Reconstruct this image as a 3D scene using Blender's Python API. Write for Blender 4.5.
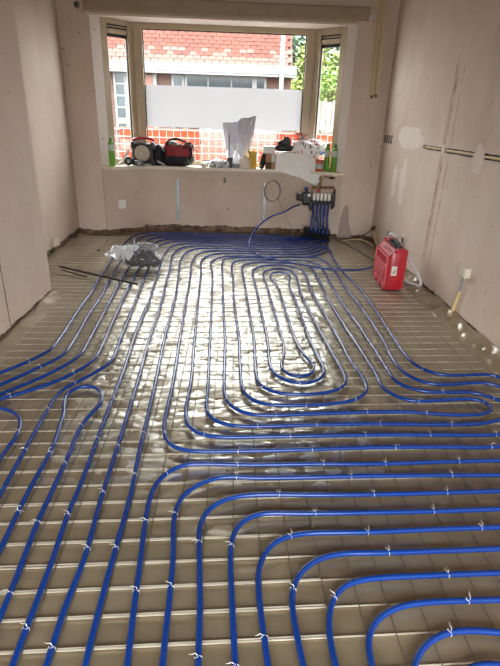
import bpy, bmesh, math, random
import numpy as np
from mathutils import Vector, Matrix, noise
SC = bpy.context.scene
for o in list(SC.objects): bpy.data.objects.remove(o)
PI = math.pi
# ------------------------------------------------------------------ camera
cam = bpy.data.objects.new('camera', bpy.data.cameras.new('camera')); SC.collection.objects.link(cam)
cam.matrix_world = Matrix(((0.9991,-0.0151,-0.0396,0),(-0.0303,0.3996,-0.9162,0),(0.0296,0.9166,0.3988,1.5),(0,0,0,1)))
cam.data.sensor_fit = 'VERTICAL'; cam.data.sensor_height = 24; cam.data.lens = 499.3/666*24
cam.data.clip_start = .02; cam.data.clip_end = 200
SC.camera = cam
# ------------------------------------------------------------------ sky and light
w = bpy.data.worlds.new('overcast'); SC.world = w; w.use_nodes = True
bg = w.node_tree.nodes['Background']; bg.inputs[1].default_value = 11.5
# overcast sky: three times brighter at the zenith than at the horizon, the ground side grey
_n = w.node_tree.nodes.new; _tc = _n('ShaderNodeTexCoord'); _sp = _n('ShaderNodeSeparateXYZ'); _rp = _n('ShaderNodeValToRGB')
w.node_tree.links.new(_tc.outputs['Generated'], _sp.inputs[0])
_mr = _n('ShaderNodeMapRange'); _mr.inputs[1].default_value = -1; _mr.inputs[2].default_value = 1; w.node_tree.links.new(_sp.outputs['Z'], _mr.inputs[0]); w.node_tree.links.new(_mr.outputs[0], _rp.inputs[0])
_e = _rp.color_ramp.elements; _e[0].position = .47; _e[0].color = (.16,.16,.15,1); _e[1].position = 1; _e[1].color = (1.38,1.44,1.5,1); _x = _e.new(.5); _x.color = (.47,.49,.50,1)
w.node_tree.links.new(_rp.outputs[0], bg.inputs[0])
vs = SC.view_settings; SC.display_settings.display_device = 'sRGB'
vs.view_transform = 'Standard'; vs.look = 'None'; vs.gamma = 1; vs.use_curve_mapping = False; vs.exposure = 1.2
def area_light(name, loc, rot, sx, sy, power, col=(1,1,1), portal=False):
    l = bpy.data.lights.new(name, 'AREA'); l.shape = 'RECTANGLE'; l.size = sx; l.size_y = sy; l.energy = power; l.color = col
    o = bpy.data.objects.new(name, l); o.location = loc; o.rotation_euler = rot; SC.collection.objects.link(o)
    if portal: l.cycles.is_portal = True
    return o
area_light('bay_portal', (-.1,7.12,1.65), (-PI/2,0,0), 2.2, 1.6, 1, portal=True)
area_light('rear_portal', (.15,-1.55,1.1), (PI/2,0,0), 2.3, 2.2, 1, portal=True)
# ------------------------------------------------------------------ materials
def S(r,g,b):
    f = lambda c: c/12.92 if c <= .04045 else ((c+.055)/1.055)**2.4
    return (f(r/255),f(g/255),f(b/255),1)
MATS = {}
def mat(name, col, rough=.6, metal=0, var=0, scale=8, bump=0, bscale=None, col2=None, spec=.5, stretch=None, trans=0, coat=0, detail=4):
    if name in MATS: return MATS[name]
    m = bpy.data.materials.new(name); m.use_nodes = True; MATS[name] = m
    nt = m.node_tree; b = nt.nodes['Principled BSDF']
    b.inputs['Base Color'].default_value = col; b.inputs['Roughness'].default_value = rough; b.inputs['Metallic'].default_value = metal
    b.inputs['Specular IOR Level'].default_value = spec; b.inputs['Coat Weight'].default_value = coat; b.inputs['Coat Roughness'].default_value = .15
    if trans: b.inputs['Transmission Weight'].default_value = trans
    tc = nt.nodes.new('ShaderNodeTexCoord'); vec = tc.outputs['Object']
    if stretch:
        mp = nt.nodes.new('ShaderNodeMapping'); mp.inputs['Scale'].default_value = stretch; nt.links.new(vec, mp.inputs[0]); vec = mp.outputs[0]
    if var or col2:
        n = nt.nodes.new('ShaderNodeTexNoise'); n.inputs['Scale'].default_value = scale; n.inputs['Detail'].default_value = detail; nt.links.new(vec, n.inputs['Vector'])
        r = nt.nodes.new('ShaderNodeValToRGB'); nt.links.new(n.outputs['Fac'], r.inputs[0]); nt.links.new(r.outputs[0], b.inputs['Base Color'])
        c2 = col2 if col2 else tuple(c*(1-var) for c in col[:3])+(1,)
        r.color_ramp.elements[0].position = .38; r.color_ramp.elements[1].position = .62
        r.color_ramp.elements[0].color = c2; r.color_ramp.elements[1].color = col
    if bump:
        n2 = nt.nodes.new('ShaderNodeTexNoise'); n2.inputs['Scale'].default_value = bscale or scale*4; n2.inputs['Detail'].default_value = 5; nt.links.new(vec, n2.inputs['Vector'])
        bp = nt.nodes.new('ShaderNodeBump'); bp.inputs['Strength'].default_value = bump; bp.inputs['Distance'].default_value = .01
        nt.links.new(n2.outputs['Fac'], bp.inputs['Height']); nt.links.new(bp.outputs[0], b.inputs['Normal'])
    return m
def glass_mat(name, tint=(1,1,1,1), gloss=.06):
    m = bpy.data.materials.new(name); m.use_nodes = True; nt = m.node_tree; nt.nodes.clear(); MATS[name] = m
    o = nt.nodes.new('ShaderNodeOutputMaterial'); mx = nt.nodes.new('ShaderNodeMixShader'); t = nt.nodes.new('ShaderNodeBsdfTransparent'); g = nt.nodes.new('ShaderNodeBsdfGlossy')
    t.inputs[0].default_value = tint; g.inputs['Roughness'].default_value = .02
    mx.inputs[0].default_value = gloss
    nt.links.new(t.outputs[0], mx.inputs[1]); nt.links.new(g.outputs[0], mx.inputs[2]); nt.links.new(mx.outputs[0], o.inputs[0]); return m
def film_mat(name, col, transp, transl, rough=.3, gloss=.1):
    """thin plastic: clear + translucent + diffuse + glossy"""
    m = bpy.data.materials.new(name); m.use_nodes = True; nt = m.node_tree; nt.nodes.clear(); MATS[name] = m
    N = nt.nodes.new; o = N('ShaderNodeOutputMaterial'); t = N('ShaderNodeBsdfTransparent'); tl = N('ShaderNodeBsdfTranslucent'); d = N('ShaderNodeBsdfDiffuse'); g = N('ShaderNodeBsdfGlossy')
    tl.inputs[0].default_value = col; d.inputs[0].default_value = col; g.inputs['Roughness'].default_value = rough
    m1 = N('ShaderNodeMixShader'); m1.inputs[0].default_value = transl; nt.links.new(d.outputs[0], m1.inputs[1]); nt.links.new(tl.outputs[0], m1.inputs[2])
    m2 = N('ShaderNodeMixShader'); m2.inputs[0].default_value = transp; nt.links.new(m1.outputs[0], m2.inputs[1]); nt.links.new(t.outputs[0], m2.inputs[2])
    m3 = N('ShaderNodeMixShader'); m3.inputs[0].default_value = gloss; nt.links.new(m2.outputs[0], m3.inputs[1]); nt.links.new(g.outputs[0], m3.inputs[2])
    nt.links.new(m3.outputs[0], o.inputs[0]); return m
# ------------------------------------------------------------------ object helpers
LOC = {}
def link(o): SC.collection.objects.link(o); return o
def tag(o, label=None, cat=None, group=None, kind=None):
    for k, v in (('label',label),('category',cat),('group',group),('kind',kind)):
        if v: o[k] = v
    return o
def thing(name, loc, label=None, cat=None, group=None, kind=None):
    o = link(bpy.data.objects.new(name, None)); o.empty_display_size = .05; o.location = loc; LOC[o] = Vector(loc)
    return tag(o, label, cat, group, kind)
def obj(name, bm, m, parent=None, smooth=False, **kw):
    """bm holds world coordinates; the object gets the origin of its parent"""
    me = bpy.data.meshes.new(name)
    if isinstance(bm, bmesh.types.BMesh):
        bmesh.ops.recalc_face_normals(bm, faces=bm.faces[:])
        bm.to_mesh(me); bm.free()
    else: me.from_pydata(bm[0], [], bm[1]); me.update()
    ms = m if isinstance(m, (list,tuple)) else [m]
    for x in ms: me.materials.append(x)
    if smooth:
        me.polygons.foreach_set('use_smooth', [True]*len(me.polygons))
        if smooth != 'all':
            me.set_sharp_from_angle(angle=math.radians(40))
    o = link(bpy.data.objects.new(name, me))
    if parent:
        o.parent = parent; off = LOC.get(parent, Vector((0,0,0))); LOC[o] = off
        if off.length: me.transform(Matrix.Translation(-off))
    return tag(o, **kw)
def centre(o, p=None):
    """move the origin of a one-mesh thing to its base"""
    me = o.data; vs_ = [v.co for v in me.vertices]
    c = Vector(((min(v.x for v in vs_)+max(v.x for v in vs_))/2,(min(v.y for v in vs_)+max(v.y for v in vs_))/2,min(v.z for v in vs_)))
    me.transform(Matrix.Translation(-c)); o.location = c; return o
NB = bmesh.new
def box(bm, c, s, rot=None, bev=0, mi=0):
    r = bmesh.ops.create_cube(bm, size=1); vs_ = r['verts']
    M = Matrix.Translation(c) @ (rot.to_4x4() if rot else Matrix()) @ Matrix.Diagonal((*s,1))
    bmesh.ops.transform(bm, matrix=M, verts=vs_)
    fs = {f for v in vs_ for f in v.link_faces}
    for f in fs: f.material_index = mi
    if bev:
        es = list({e for v in vs_ for e in v.link_edges})
        r = bmesh.ops.bevel(bm, geom=es, offset=bev, segments=2, affect='EDGES', profile=.5)
        for f in r['faces']: f.material_index = mi
    return bm
def bx(x0,x1,y0,y1,z0,z1,bm=None,bev=0):
    bm = bm or NB(); return box(bm, ((x0+x1)/2,(y0+y1)/2,(z0+z1)/2), (x1-x0,y1-y0,z1-z0), bev=bev)
def cyl(bm, a, b, r, r2=None, seg=14, mi=0):
    a = Vector(a); b = Vector(b); d = b-a
    M = Matrix.Translation((a+b)/2) @ d.to_track_quat('Z','Y').to_matrix().to_4x4()
    rr = bmesh.ops.create_cone(bm, cap_ends=True, segments=seg, radius1=r, radius2=r if r2 is None else r2, depth=d.length, matrix=M)
    for f in {f for v in rr['verts'] for f in v.link_faces}: f.material_index = mi
    return bm
def lathe(bm, c, prof, axis=(0,0,1), seg=20, mi=0):
    """prof: (radius, height) list, turned about axis through c"""
    q = Vector(axis).to_track_quat('Z','Y').to_matrix(); c = Vector(c); rings = []
    for r, h in prof:
        rings.append([bm.verts.new(c+q@Vector((r*math.cos(2*PI*i/seg),r*math.sin(2*PI*i/seg),h))) for i in range(seg)])
    for A, B in zip(rings, rings[1:]):
        for i in range(seg):
            f = bm.faces.new((A[i],A[(i+1)%seg],B[(i+1)%seg],B[i])); f.material_index = mi
    for R_, rev in ((rings[0],True),(rings[-1],False)):
        f = bm.faces.new(R_[::-1] if rev else R_); f.material_index = mi
    return bm
def smoothpath(P, step=.03):
    P = [Vector(p) for p in P]; out = [P[0]]
    for i in range(len(P)-1):
        p0 = P[i-1] if i else 2*P[0]-P[1]; p1 = P[i]; p2 = P[i+1]; p3 = P[i+2] if i+2 < len(P) else 2*P[-1]-P[-2]
        # centripetal Catmull-Rom
        t1 = max(1e-4,(p1-p0).length**.5); t2 = max(1e-4,(p2-p1).length**.5); t3 = max(1e-4,(p3-p2).length**.5)
        m1 = (p2-p1) + t2*((p1-p0)/t1-(p2-p0)/(t1+t2)); m2 = (p2-p1)+t2*((p3-p2)/t3-(p3-p1)/(t2+t3))
        n = max(1,int((p2-p1).length/step))
        for k in range(1,n+1):
            t = k/n; out.append((2*t**3-3*t*t+1)*p1+(t**3-2*t*t+t)*m1+(3*t*t-2*t**3)*p2+(t**3-t*t)*m2)
    return out
def relax(P, n):
    for _ in range(n):
        P = [P[0]]+[(P[i-1]+2*P[i]+P[i+1])/4 for i in range(1,len(P)-1)]+[P[-1]]
    return P
def tube(bm, P, r, seg=8, closed=False, mi=0, step=None):
    P = [Vector(p) for p in P]
    if step: P = smoothpath(P, step)
    n = len(P); rings = []; up = Vector((0,0,1)); prev = None
    for i in range(n):
        t = (P[(i+1)%n]-P[i-1]) if closed else (P[min(i+1,n-1)]-P[max(i-1,0)])
        if t.length < 1e-9: t = Vector((1,0,0))
        t.normalize()
        if prev is None:
            a = up if abs(t.z) < .9 else Vector((1,0,0)); s = t.cross(a).normalized()
        else: s = (prev - t*prev.dot(t)).normalized()
        prev = s; u = s.cross(t); rr = r(i/(n-1)) if callable(r) else r
        rings.append([bm.verts.new(P[i]+rr*(math.cos(2*PI*k/seg)*s+math.sin(2*PI*k/seg)*u)) for k in range(seg)])
    for i in range(n if closed else n-1):
        A = rings[i]; B = rings[(i+1)%n]
        for k in range(seg):
            f = bm.faces.new((A[k],A[(k+1)%seg],B[(k+1)%seg],B[k])); f.material_index = mi
    if not closed:
        bm.faces.new(rings[0][::-1]).material_index = mi; bm.faces.new(rings[-1]).material_index = mi
    return bm
def grid(fn, nu, nv, thick=0):
    """surface fn(u,v); thick>0 closes it to a thin solid"""
    bm = NB(); V = [[bm.verts.new(fn(i/nu,j/nv)) for j in range(nv+1)] for i in range(nu+1)]
    for i in range(nu):
        for j in range(nv): bm.faces.new((V[i][j],V[i+1][j],V[i+1][j+1],V[i][j+1]))
    if thick: bmesh.ops.recalc_face_normals(bm, faces=bm.faces[:]); bmesh.ops.solidify(bm, geom=bm.faces[:], thickness=thick)
    return bm
def nz(x,y,z=0,s=1): return noise.noise(Vector((x*s,y*s,z*s)))
def blob(c, s, amp=.2, freq=6, sub=4, seed=0, flat=True, sharp=False):
    bm = NB(); bmesh.ops.create_icosphere(bm, subdivisions=sub, radius=1); c = Vector(c)
    for v in bm.verts:
        d = v.co.copy(); p = Vector((d.x*s[0],d.y*s[1],d.z*s[2]))
        a = noise.noise(p*freq+Vector((seed,seed*2,0)))
        if sharp: a = 1-2*abs(a)
        a2 = noise.noise(p*freq*2.7+Vector((seed,0,seed)))
        p *= 1+amp*(a+.45*a2)
        if flat: p.z = max(p.z,-s[2]*.72)
        v.co = c+p
    return bm
rnd = random.Random(7)
# ------------------------------------------------------------------ wall materials
def plaster_mat(name, c1, c2, c3, streak=None, sc=1.3):
    m = mat(name, c1, rough=.85, spec=.25); nt = m.node_tree; b = nt.nodes['Principled BSDF']; N = nt.nodes.new; L = nt.links.new
    tc = N('ShaderNodeTexCoord'); n1 = N('ShaderNodeTexNoise'); n1.inputs['Scale'].default_value = sc; n1.inputs['Detail'].default_value = 7; n1.inputs['Roughness'].default_value = .62
    mp = N('ShaderNodeMapping'); mp.inputs['Scale'].default_value = (1,1,.6); L(tc.outputs['Object'], mp.inputs[0]); L(mp.outputs[0], n1.inputs['Vector'])
    r = N('ShaderNodeValToRGB'); e = r.color_ramp.elements; e[0].position = .33; e[0].color = c2; e[1].position = .56; e[1].color = c1
    x = e.new(.72); x.color = c3; L(n1.outputs['Fac'], r.inputs[0]); col = r.outputs[0]
    # dark specks where plaster chipped
    n2 = N('ShaderNodeTexNoise'); n2.inputs['Scale'].default_value = 24; n2.inputs['Detail'].default_value = 3; L(tc.outputs['Object'], n2.inputs['Vector'])
    r2 = N('ShaderNodeValToRGB'); r2.color_ramp.elements[0].position = .70; r2.color_ramp.elements[1].position = .73; L(n2.outputs['Fac'], r2.inputs[0])
    mx = N('ShaderNodeMixRGB'); L(r2.outputs[0], mx.inputs[0]); L(col, mx.inputs[1]); mx.inputs[2].default_value = S(140,105,88); col = mx.outputs[0]
    if streak:
        sep = N('ShaderNodeSeparateXYZ'); L(tc.outputs['Object'], sep.inputs[0])
        n3 = N('ShaderNodeTexNoise'); n3.inputs['Scale'].default_value = 1; n3.inputs['Detail'].default_value = 6
        mp3 = N('ShaderNodeMapping'); mp3.inputs['Scale'].default_value = (1,60,7); L(tc.outputs['Object'], mp3.inputs[0]); L(mp3.outputs[0], n3.inputs['Vector'])
        for (yc, wd, z0, z1, amt, slope, sc_) in streak:
            a = N('ShaderNodeMath'); a.operation = 'MULTIPLY_ADD'; L(sep.outputs['Z'], a.inputs[0]); a.inputs[1].default_value = slope; L(sep.outputs['Y'], a.inputs[2])
            s = N('ShaderNodeMath'); s.operation = 'SUBTRACT'; L(a.outputs[0], s.inputs[0]); s.inputs[1].default_value = yc
            ab = N('ShaderNodeMath'); ab.operation = 'ABSOLUTE'; L(s.outputs[0], ab.inputs[0])
            m1 = N('ShaderNodeMapRange'); m1.inputs[1].default_value = wd; m1.inputs[2].default_value = wd*.55; L(ab.outputs[0], m1.inputs[0])
            m2 = N('ShaderNodeMapRange'); m2.inputs[1].default_value = z0-.1; m2.inputs[2].default_value = z0+.1; L(sep.outputs['Z'], m2.inputs[0])
            m3 = N('ShaderNodeMapRange'); m3.inputs[1].default_value = z1+.04; m3.inputs[2].default_value = z1-.06; L(sep.outputs['Z'], m3.inputs[0])
            m4 = N('ShaderNodeMapRange'); m4.inputs[1].default_value = .40; m4.inputs[2].default_value = .60; L(n3.outputs['Fac'], m4.inputs[0]); m4.inputs[4].default_value = amt
            p = m1.outputs[0]
            for q in (m2,m3,m4):
                mu = N('ShaderNodeMath'); mu.operation = 'MULTIPLY'; L(p, mu.inputs[0]); L(q.outputs[0], mu.inputs[1]); p = mu.outputs[0]
            mx = N('ShaderNodeMixRGB'); L(p, mx.inputs[0]); L(col, mx.inputs[1]); mx.inputs[2].default_value = sc_; col = mx.outputs[0]
    L(col, b.inputs['Base Color'])
    bp = N('ShaderNodeBump'); bp.inputs['Strength'].default_value = .25; bp.inputs['Distance'].default_value = .01; L(n1.outputs['Fac'], bp.inputs['Height']); L(bp.outputs[0], b.inputs['Normal'])
    return m
PK = plaster_mat('pink_plaster', S(208,189,174), S(194,173,157), S(216,199,186))
PKR = plaster_mat('pink_plaster_stained', S(212,194,178), S(199,178,161), S(219,203,189),
    streak=[(4.72,.050,.35,1.98,.8,.02,S(150,102,74)),(4.58,.020,.25,1.95,.6,.02,S(150,102,74)),(4.5,.9,1.35,2.6,.12,.0,S(150,122,100)),(3.75,.35,1.3,2.7,.22,0,S(150,128,108)),(5.25,.012,1.4,2.2,.35,0,S(225,205,190))])
PKL = plaster_mat('pink_plaster_left', S(203,184,169), S(188,167,151), S(211,194,181), sc=.8)
WHT = plaster_mat('white_reveal', S(215,203,194), S(205,190,180), S(222,212,205))
BRK = mat('old_brick_base', S(140,116,96), rough=.95, var=.5, scale=14, bump=.8, bscale=40, col2=S(84,66,54))
CREAM = mat('cream_paint', S(174,157,131), rough=.5, var=.08, scale=6)
CREAM2 = mat('yellowed_paint', S(160,142,118), rough=.5, var=.10, scale=5)
SILL = mat('sill_paint', S(226,214,192), rough=.5, var=.06, scale=5)
DARK = mat('black_gasket', S(28,26,26), rough=.6)
GLASS = glass_mat('window_glass', (.97,.985,.98,1), .05)
FROST = film_mat('frosted_film', (.375,.362,.36,1), .08, .62, .4, .02)
def wallbox(name, bm): return obj(name, bm, BRK, kind='structure')
def plaster(parent, p0, p1, z1, m, base=.07, amp=.05, back=.015, seed=0, z0=None, slots=(), name='plaster', freq=3.2):
    """plaster coat whose face runs p0->p1 (room on the left of the walk), ragged at the foot, with open chases (slots: a0,a1,zlo,zhi)"""
    p0 = Vector((*p0,0)); p1 = Vector((*p1,0)); d = p1-p0; Ln = d.length; d.normalize(); nb = Vector((d.y,-d.x,0))*back
    A = sorted(set([0,Ln]+[i*.035 for i in range(1,int(Ln/.035)) ]+[s for q in slots for s in (q[0],q[1])]))
    bm = NB(); cols = []
    for a in A:
        p = p0+d*a
        zb = z0 if z0 is not None else max(.018, base+amp*(noise.noise(Vector((a*freq,seed,0)))+.55*noise.noise(Vector((a*15,seed,3)))))
        cols.append((p,zb,a))
    def vcol(p,zs): return [bm.verts.new(p+Vector((0,0,z))) for z in zs]
    F = []
    for p,zb,a in cols:
        zs = [zb]; sl = None
        F.append((p,zb,a))
    zmid = slots[0][2:4] if slots else None
    def strip(fn0, fn1):
        pv = None
        for p,zb,a in F:
            za, zc = fn0(zb,a), fn1(zb,a)
            c = [bm.verts.new(p+nb+Vector((0,0,za))),bm.verts.new(p+Vector((0,0,za))),bm.verts.new(p+Vector((0,0,zc))),bm.verts.new(p+nb+Vector((0,0,zc)))]
            if pv:
                for i in range(3): bm.faces.new((pv[i],pv[i+1],c[i+1],c[i]))
            pv = c
    if slots:
        zm = (slots[0][2]+slots[0][3])/2
        def jag(a,s): return .006*noise.noise(Vector((a*14,s,seed)))
        def lo(zb,a):
            for q in slots:
                if q[0]-1e-6 <= a <= q[1]+1e-6: return q[2]+jag(a,1)
            return zm
        def hi(zb,a):
            for q in slots:
                if q[0]-1e-6 <= a <= q[1]+1e-6: return q[3]+jag(a,2)
            return zm
        strip(lambda zb,a: zb, lo); strip(hi, lambda zb,a: z1)
    else: strip(lambda zb,a: zb, lambda zb,a: z1)
    return obj(name, bm, m, parent)
ZC = 2.76
# floor slab, ceiling
fl = obj('floor', bx(-2.3,2.2,-1.7,7.3,-.12,0), mat('screed', S(150,140,120), rough=.9, var=.2, scale=6, bump=.3), kind='structure')
obj('ceiling', bx(-2.3,2.2,-1.7,7.3,ZC,ZC+.12), mat('ceiling_darkened', S(112,100,91), rough=.9, var=.12, scale=2), kind='structure')  # unseen ceiling, colour darkened to cut bounce light and its reflection in the floor
# right wall (walk with the room on the left: y rising at x=1.88)
wr = wallbox('wall_right', bx(1.905,2.15,-1.6,6.9,0,ZC))
plaster(wr, (1.88,-1.6), (1.88,6.68), ZC, PKR, base=.05, amp=.028, back=.025, seed=3, slots=[(1.6+3.46,1.6+3.93,1.25,1.295),(1.6+4.05,1.6+4.66,1.248,1.293),(1.6+4.73,1.6+5.19,1.25,1.29)])
# left chimney breast
wl = wallbox('wall_left', bx(-2.2,-1.60,-1.6,4.225,0,ZC))
plaster(wl, (-1.58,4.245), (-1.58,3.372), ZC, PKL, base=.05, amp=.035, back=.02, seed=9)
plaster(wl, (-1.58,3.360), (-1.58,-1.6), ZC, PKL, base=.05, amp=.03, back=.02, seed=12)
plaster(wl, (-2.0,4.245), (-1.58,4.245), ZC, PKL, base=.05, amp=.03, back=.02, seed=15)
# alcove wall beside it
wa = wallbox('wall_alcove', bx(-2.25,-2.025,4.2,6.9,0,ZC))
plaster(wa, (-2.005,6.68), (-2.005,4.245), ZC, PK, base=.08, amp=.04, back=.02, seed=21)
# back wall: two piers and the header over the bay
wb = wallbox('wall_back', bx(-2.25,-1.67,6.68,7.0,0,ZC))
plaster(wb, (-1.65,6.66), (-2.005,6.665), 1.395, PK, base=.07, amp=.035, back=.02, seed=31)
plaster(wb, (-1.65,6.655), (-2.005,6.66), ZC, PK, back=.025, z0=1.395, seed=32)
obj('brick_pier', bx(1.44,2.1,6.70,7.0,0,ZC), BRK, wb)
plaster(wb, (1.88,6.68), (1.42,6.665), 1.40, PK, base=.05, amp=.04, back=.02, seed=35)
plaster(wb, (1.88,6.674), (1.42,6.658), ZC, PK, back=.025, z0=1.40, seed=36)
obj('header', bx(-1.67,1.44,6.66,6.95,2.505,ZC), PK, wb)
# bay: parapet, reveals, soffit
wy = wallbox('wall_bay', bx(-1.22,.97,6.98,7.12,0,.83))
def quadwall(name, pts, z0, z1, m, parent):
    bm = NB(); lo = [bm.verts.new((x,y,z0)) for x,y in pts]; hi = [bm.verts.new((x,y,z1)) for x,y in pts]; n = len(pts)
    for i in range(n): bm.faces.new((lo[i],lo[(i+1)%n],hi[(i+1)%n],hi[i]))
    bm.faces.new(lo[::-1]); bm.faces.new(hi); return obj(name, bm, m, parent)
quadwall('brick_core', [(-1.68,6.70),(-1.22,6.98),(-1.22,7.12),(-1.75,6.85)], 0, .83, BRK, wy)
quadwall('brick_core', [(1.44,6.70),(1.55,6.85),(.97,7.12),(.97,6.96)], 0, .83, BRK, wy)
plaster(wy, (-1.20,6.965), (-1.65,6.67), .83, PK, base=.06, amp=.03, back=.02, seed=41)
plaster(wy, (.95,6.93), (-1.20,6.965), .83, PK, base=.085, amp=.035, back=.02, seed=44)
plaster(wy, (1.42,6.665), (.95,6.93), .83, PK, base=.06, amp=.05, back=.02, seed=47)
quadwall('reveal', [(-1.65,6.66),(-1.555,6.745),(-1.60,6.85),(-1.9,6.8)], .86, 2.5, WHT, wy)
quadwall('reveal', [(1.42,6.665),(1.60,6.8),(1.35,6.85),(1.315,6.715)], .86, 2.5, WHT, wy)
quadwall('soffit', [(-1.68,6.64),(1.45,6.64),(1.1,7.15),(-1.3,7.15)], 2.49, 2.51, WHT, wy)
quadwall('bay_roof', [(-1.9,6.7),(1.6,6.7),(1.1,7.3),(-1.4,7.3)], 2.52, 2.62, BRK, wy)
# window sill: one board following the bay
ts = obj('trim_1', NB(), SILL, kind='structure')
bm = NB(); pts = [(-1.655,6.655),(-1.49,6.56),(-1.14,6.80),(.93,6.80),(1.30,6.585),(1.43,6.64),(1.36,6.75),(.99,7.08),(-1.22,7.08),(-1.60,6.78)]
lo = [bm.verts.new((x,y,.83)) for x,y in pts]; hi = [bm.verts.new((x,y,.868)) for x,y in pts]
for i in range(len(pts)): bm.faces.new((lo[i],lo[(i+1)%len(pts)],hi[(i+1)%len(pts)],hi[i]))
bm.faces.new(lo[::-1]); bm.faces.new(hi); bmesh.ops.recalc_face_normals(bm, faces=bm.faces[:])
bmesh.ops.bevel(bm, geom=bm.edges[:], offset=.005, segments=2, affect='EDGES'); bm.to_mesh(ts.data); bm.free()
# curtain board on the header
t2 = obj('trim_2', bx(-1.70,1.535,6.615,6.66,2.535,2.665,bev=.006), CREAM2, kind='structure')
obj('track', bx(-1.66,1.40,6.625,6.65,2.51,2.535), CREAM, t2)
# ------------------------------------------------------------------ windows
def wb_(bm, A, B, u0, u1, n0, n1, z0, z1, bev=.004):
    """box in the window plane: u metres from A towards B, n metres outwards"""
    A = Vector((*A,0)); B = Vector((*B,0)); d = (B-A).normalized(); n = Vector((-d.y,d.x,0))
    R = Matrix((d,n,Vector((0,0,1)))).transposed()
    c = A+d*(u0+u1)/2+n*(n0+n1)/2+Vector((0,0,(z0+z1)/2))
    return box(bm, c, (abs(u1-u0),abs(n1-n0),abs(z1-z0)), rot=R, bev=bev)
def window(name, A, B, jl, jr, zb, zt, ztop, vent=False):
    Lw = (Vector(B)-Vector(A)).length
    w_ = thing(name, ((A[0]+B[0])/2,(A[1]+B[1])/2,.868), kind='structure')
    bm = NB()
    wb_(bm,A,B,0,jl,0,.075,.868,ztop); wb_(bm,A,B,Lw-jr,Lw,0,.075,.868,ztop)
    wb_(bm,A,B,jl,Lw-jr,0,.075,zt,ztop); wb_(bm,A,B,jl,Lw-jr,0,.075,.868,zb)
    obj('frame', bm, CREAM, w_)
    bm = NB(); g = .012
    wb_(bm,A,B,jl,jl+g,.028,.045,zb,zt,0); wb_(bm,A,B,Lw-jr-g,Lw-jr,.028,.045,zb,zt,0); wb_(bm,A,B,jl,Lw-jr,.028,.045,zt-g,zt,0); wb_(bm,A,B,jl,Lw-jr,.028,.045,zb,zb+g,0)
    obj('gasket', bm, DARK, w_)
    bm = NB(); wb_(bm,A,B,jl,Lw-jr,.035,.041,zb,zt-(.13 if vent else 0),0); obj('pane', bm, GLASS, w_)
    if vent:
        bm = NB(); wb_(bm,A,B,jl+.01,Lw-jr-.01,.01,.06,zt-.095,zt-.045); wb_(bm,A,B,jl,Lw-jr,.02,.05,zt-.03,zt-.012); obj('vent_rail', bm, CREAM, w_)
        bm = NB(); wb_(bm,A,B,jl,Lw-jr,.038,.06,zt-.13,zt,0); obj('vent_slot', bm, DARK, w_)
    return w_
window('window_1', (-1.555,6.745), (-1.235,7.035), .085, .07, .93, 2.44, 2.49, vent=True)
w2 = window('window_2', (-1.225,7.02), (.985,7.02), .10, .10, .93, 2.43, 2.49)
obj('privacy_film', bx(-1.125,.885,7.048,7.0495,1.335,1.82), FROST, w2)
window('window_3', (.995,7.035), (1.315,6.715), .075, .085, .93, 2.42, 2.49, vent=True)
# corner posts
for x, y in ((-1.232,7.05),(.992,7.05)): obj('corner_post', bx(x-.02,x+.02,y-.02,y+.05,.868,2.49), CREAM, w2)
# rear wall with the garden window, behind the camera
rw = wallbox('wall_rear', bx(-2.2,-1.0,-1.75,-1.55,0,ZC))
obj('brick_pier', bx(1.3,2.2,-1.75,-1.55,0,ZC), BRK, rw); obj('lintel', bx(-1.0,1.3,-1.75,-1.55,2.2,ZC), BRK, rw)
# ------------------------------------------------------------------ plastic sheet on the floor: real wrinkles
nx, ny = 236, 560
X = np.linspace(-1.995,1.872,nx); Y = np.linspace(-1.2,6.96,ny); XX, YY = np.meshgrid(X,Y,indexing='ij')
def vnoise(x,y,seed):
    r = np.random.RandomState(seed); G = r.rand(256,256)*2-1
    xi = np.floor(x).astype(int); yi = np.floor(y).astype(int); fx = x-xi; fy = y-yi; fx = fx*fx*(3-2*fx); fy = fy*fy*(3-2*fy)
    g = lambda a,b: G[a%256,b%256]
    return (g(xi,yi)*(1-fx)+g(xi+1,yi)*fx)*(1-fy)+(g(xi,yi+1)*(1-fx)+g(xi+1,yi+1)*fx)*fy
rid = lambda a: 1-2*np.abs(a)
crum = np.exp(-((XX-.1)/.9)**2)*np.clip((YY-1.6)/1.2,0,1)*np.clip((6.2-YY)/.8,0,1)
Zf = .0045+.0022*vnoise(XX*3,YY*9,1)+.0015*rid(vnoise(XX*4+.7*YY,YY*14,2))
Zf += (.0012+.0042*crum)*rid(vnoise(XX*9+YY*3,YY*13-XX*4,3))+(.0008+.0028*crum)*rid(vnoise(XX*17-YY*5,YY*21+XX*6,4))
Zf -= .0004*np.cos(2*PI*(YY-1.003)/.1035)
Zf = np.clip(Zf,.0005,.0115)
# the sheet climbs and creases along the side walls
er = np.clip((XX-1.70)/.17,0,1); rr_ = vnoise(YY*6,XX*8,5)
Zf += (er**1.5*(.045+.03*rr_)+er*(1-er)*.07*rid(vnoise(YY*11+XX*9,XX*15-YY*5,41)))*np.clip((5.6-YY)/.8,0,1)+.014*np.exp(-((XX-1.70-.03*vnoise(YY*5,YY*0,8))/.016)**2)*np.clip(vnoise(YY*13,YY*0+2,44)+.4,0,1)*np.clip((5.3-YY)/.6,0,1)
left = np.where(YY<4.25,-1.575,-1.99); el = np.clip((left+.16-XX)/.15,0,1)
Zf += el**1.5*(.028+.010*vnoise(YY*6+9,XX*8,6))+.008*np.exp(-((XX-left-.17-.03*vnoise(YY*5,YY*0,9))/.016)**2)*np.clip(vnoise(YY*13,XX*8,7)+.4,0,1)
idx = np.arange(nx*ny).reshape(nx,ny)
keep = ~((XX[:-1,:-1]<-1.585)&(YY[:-1,:-1]<4.24))
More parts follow.
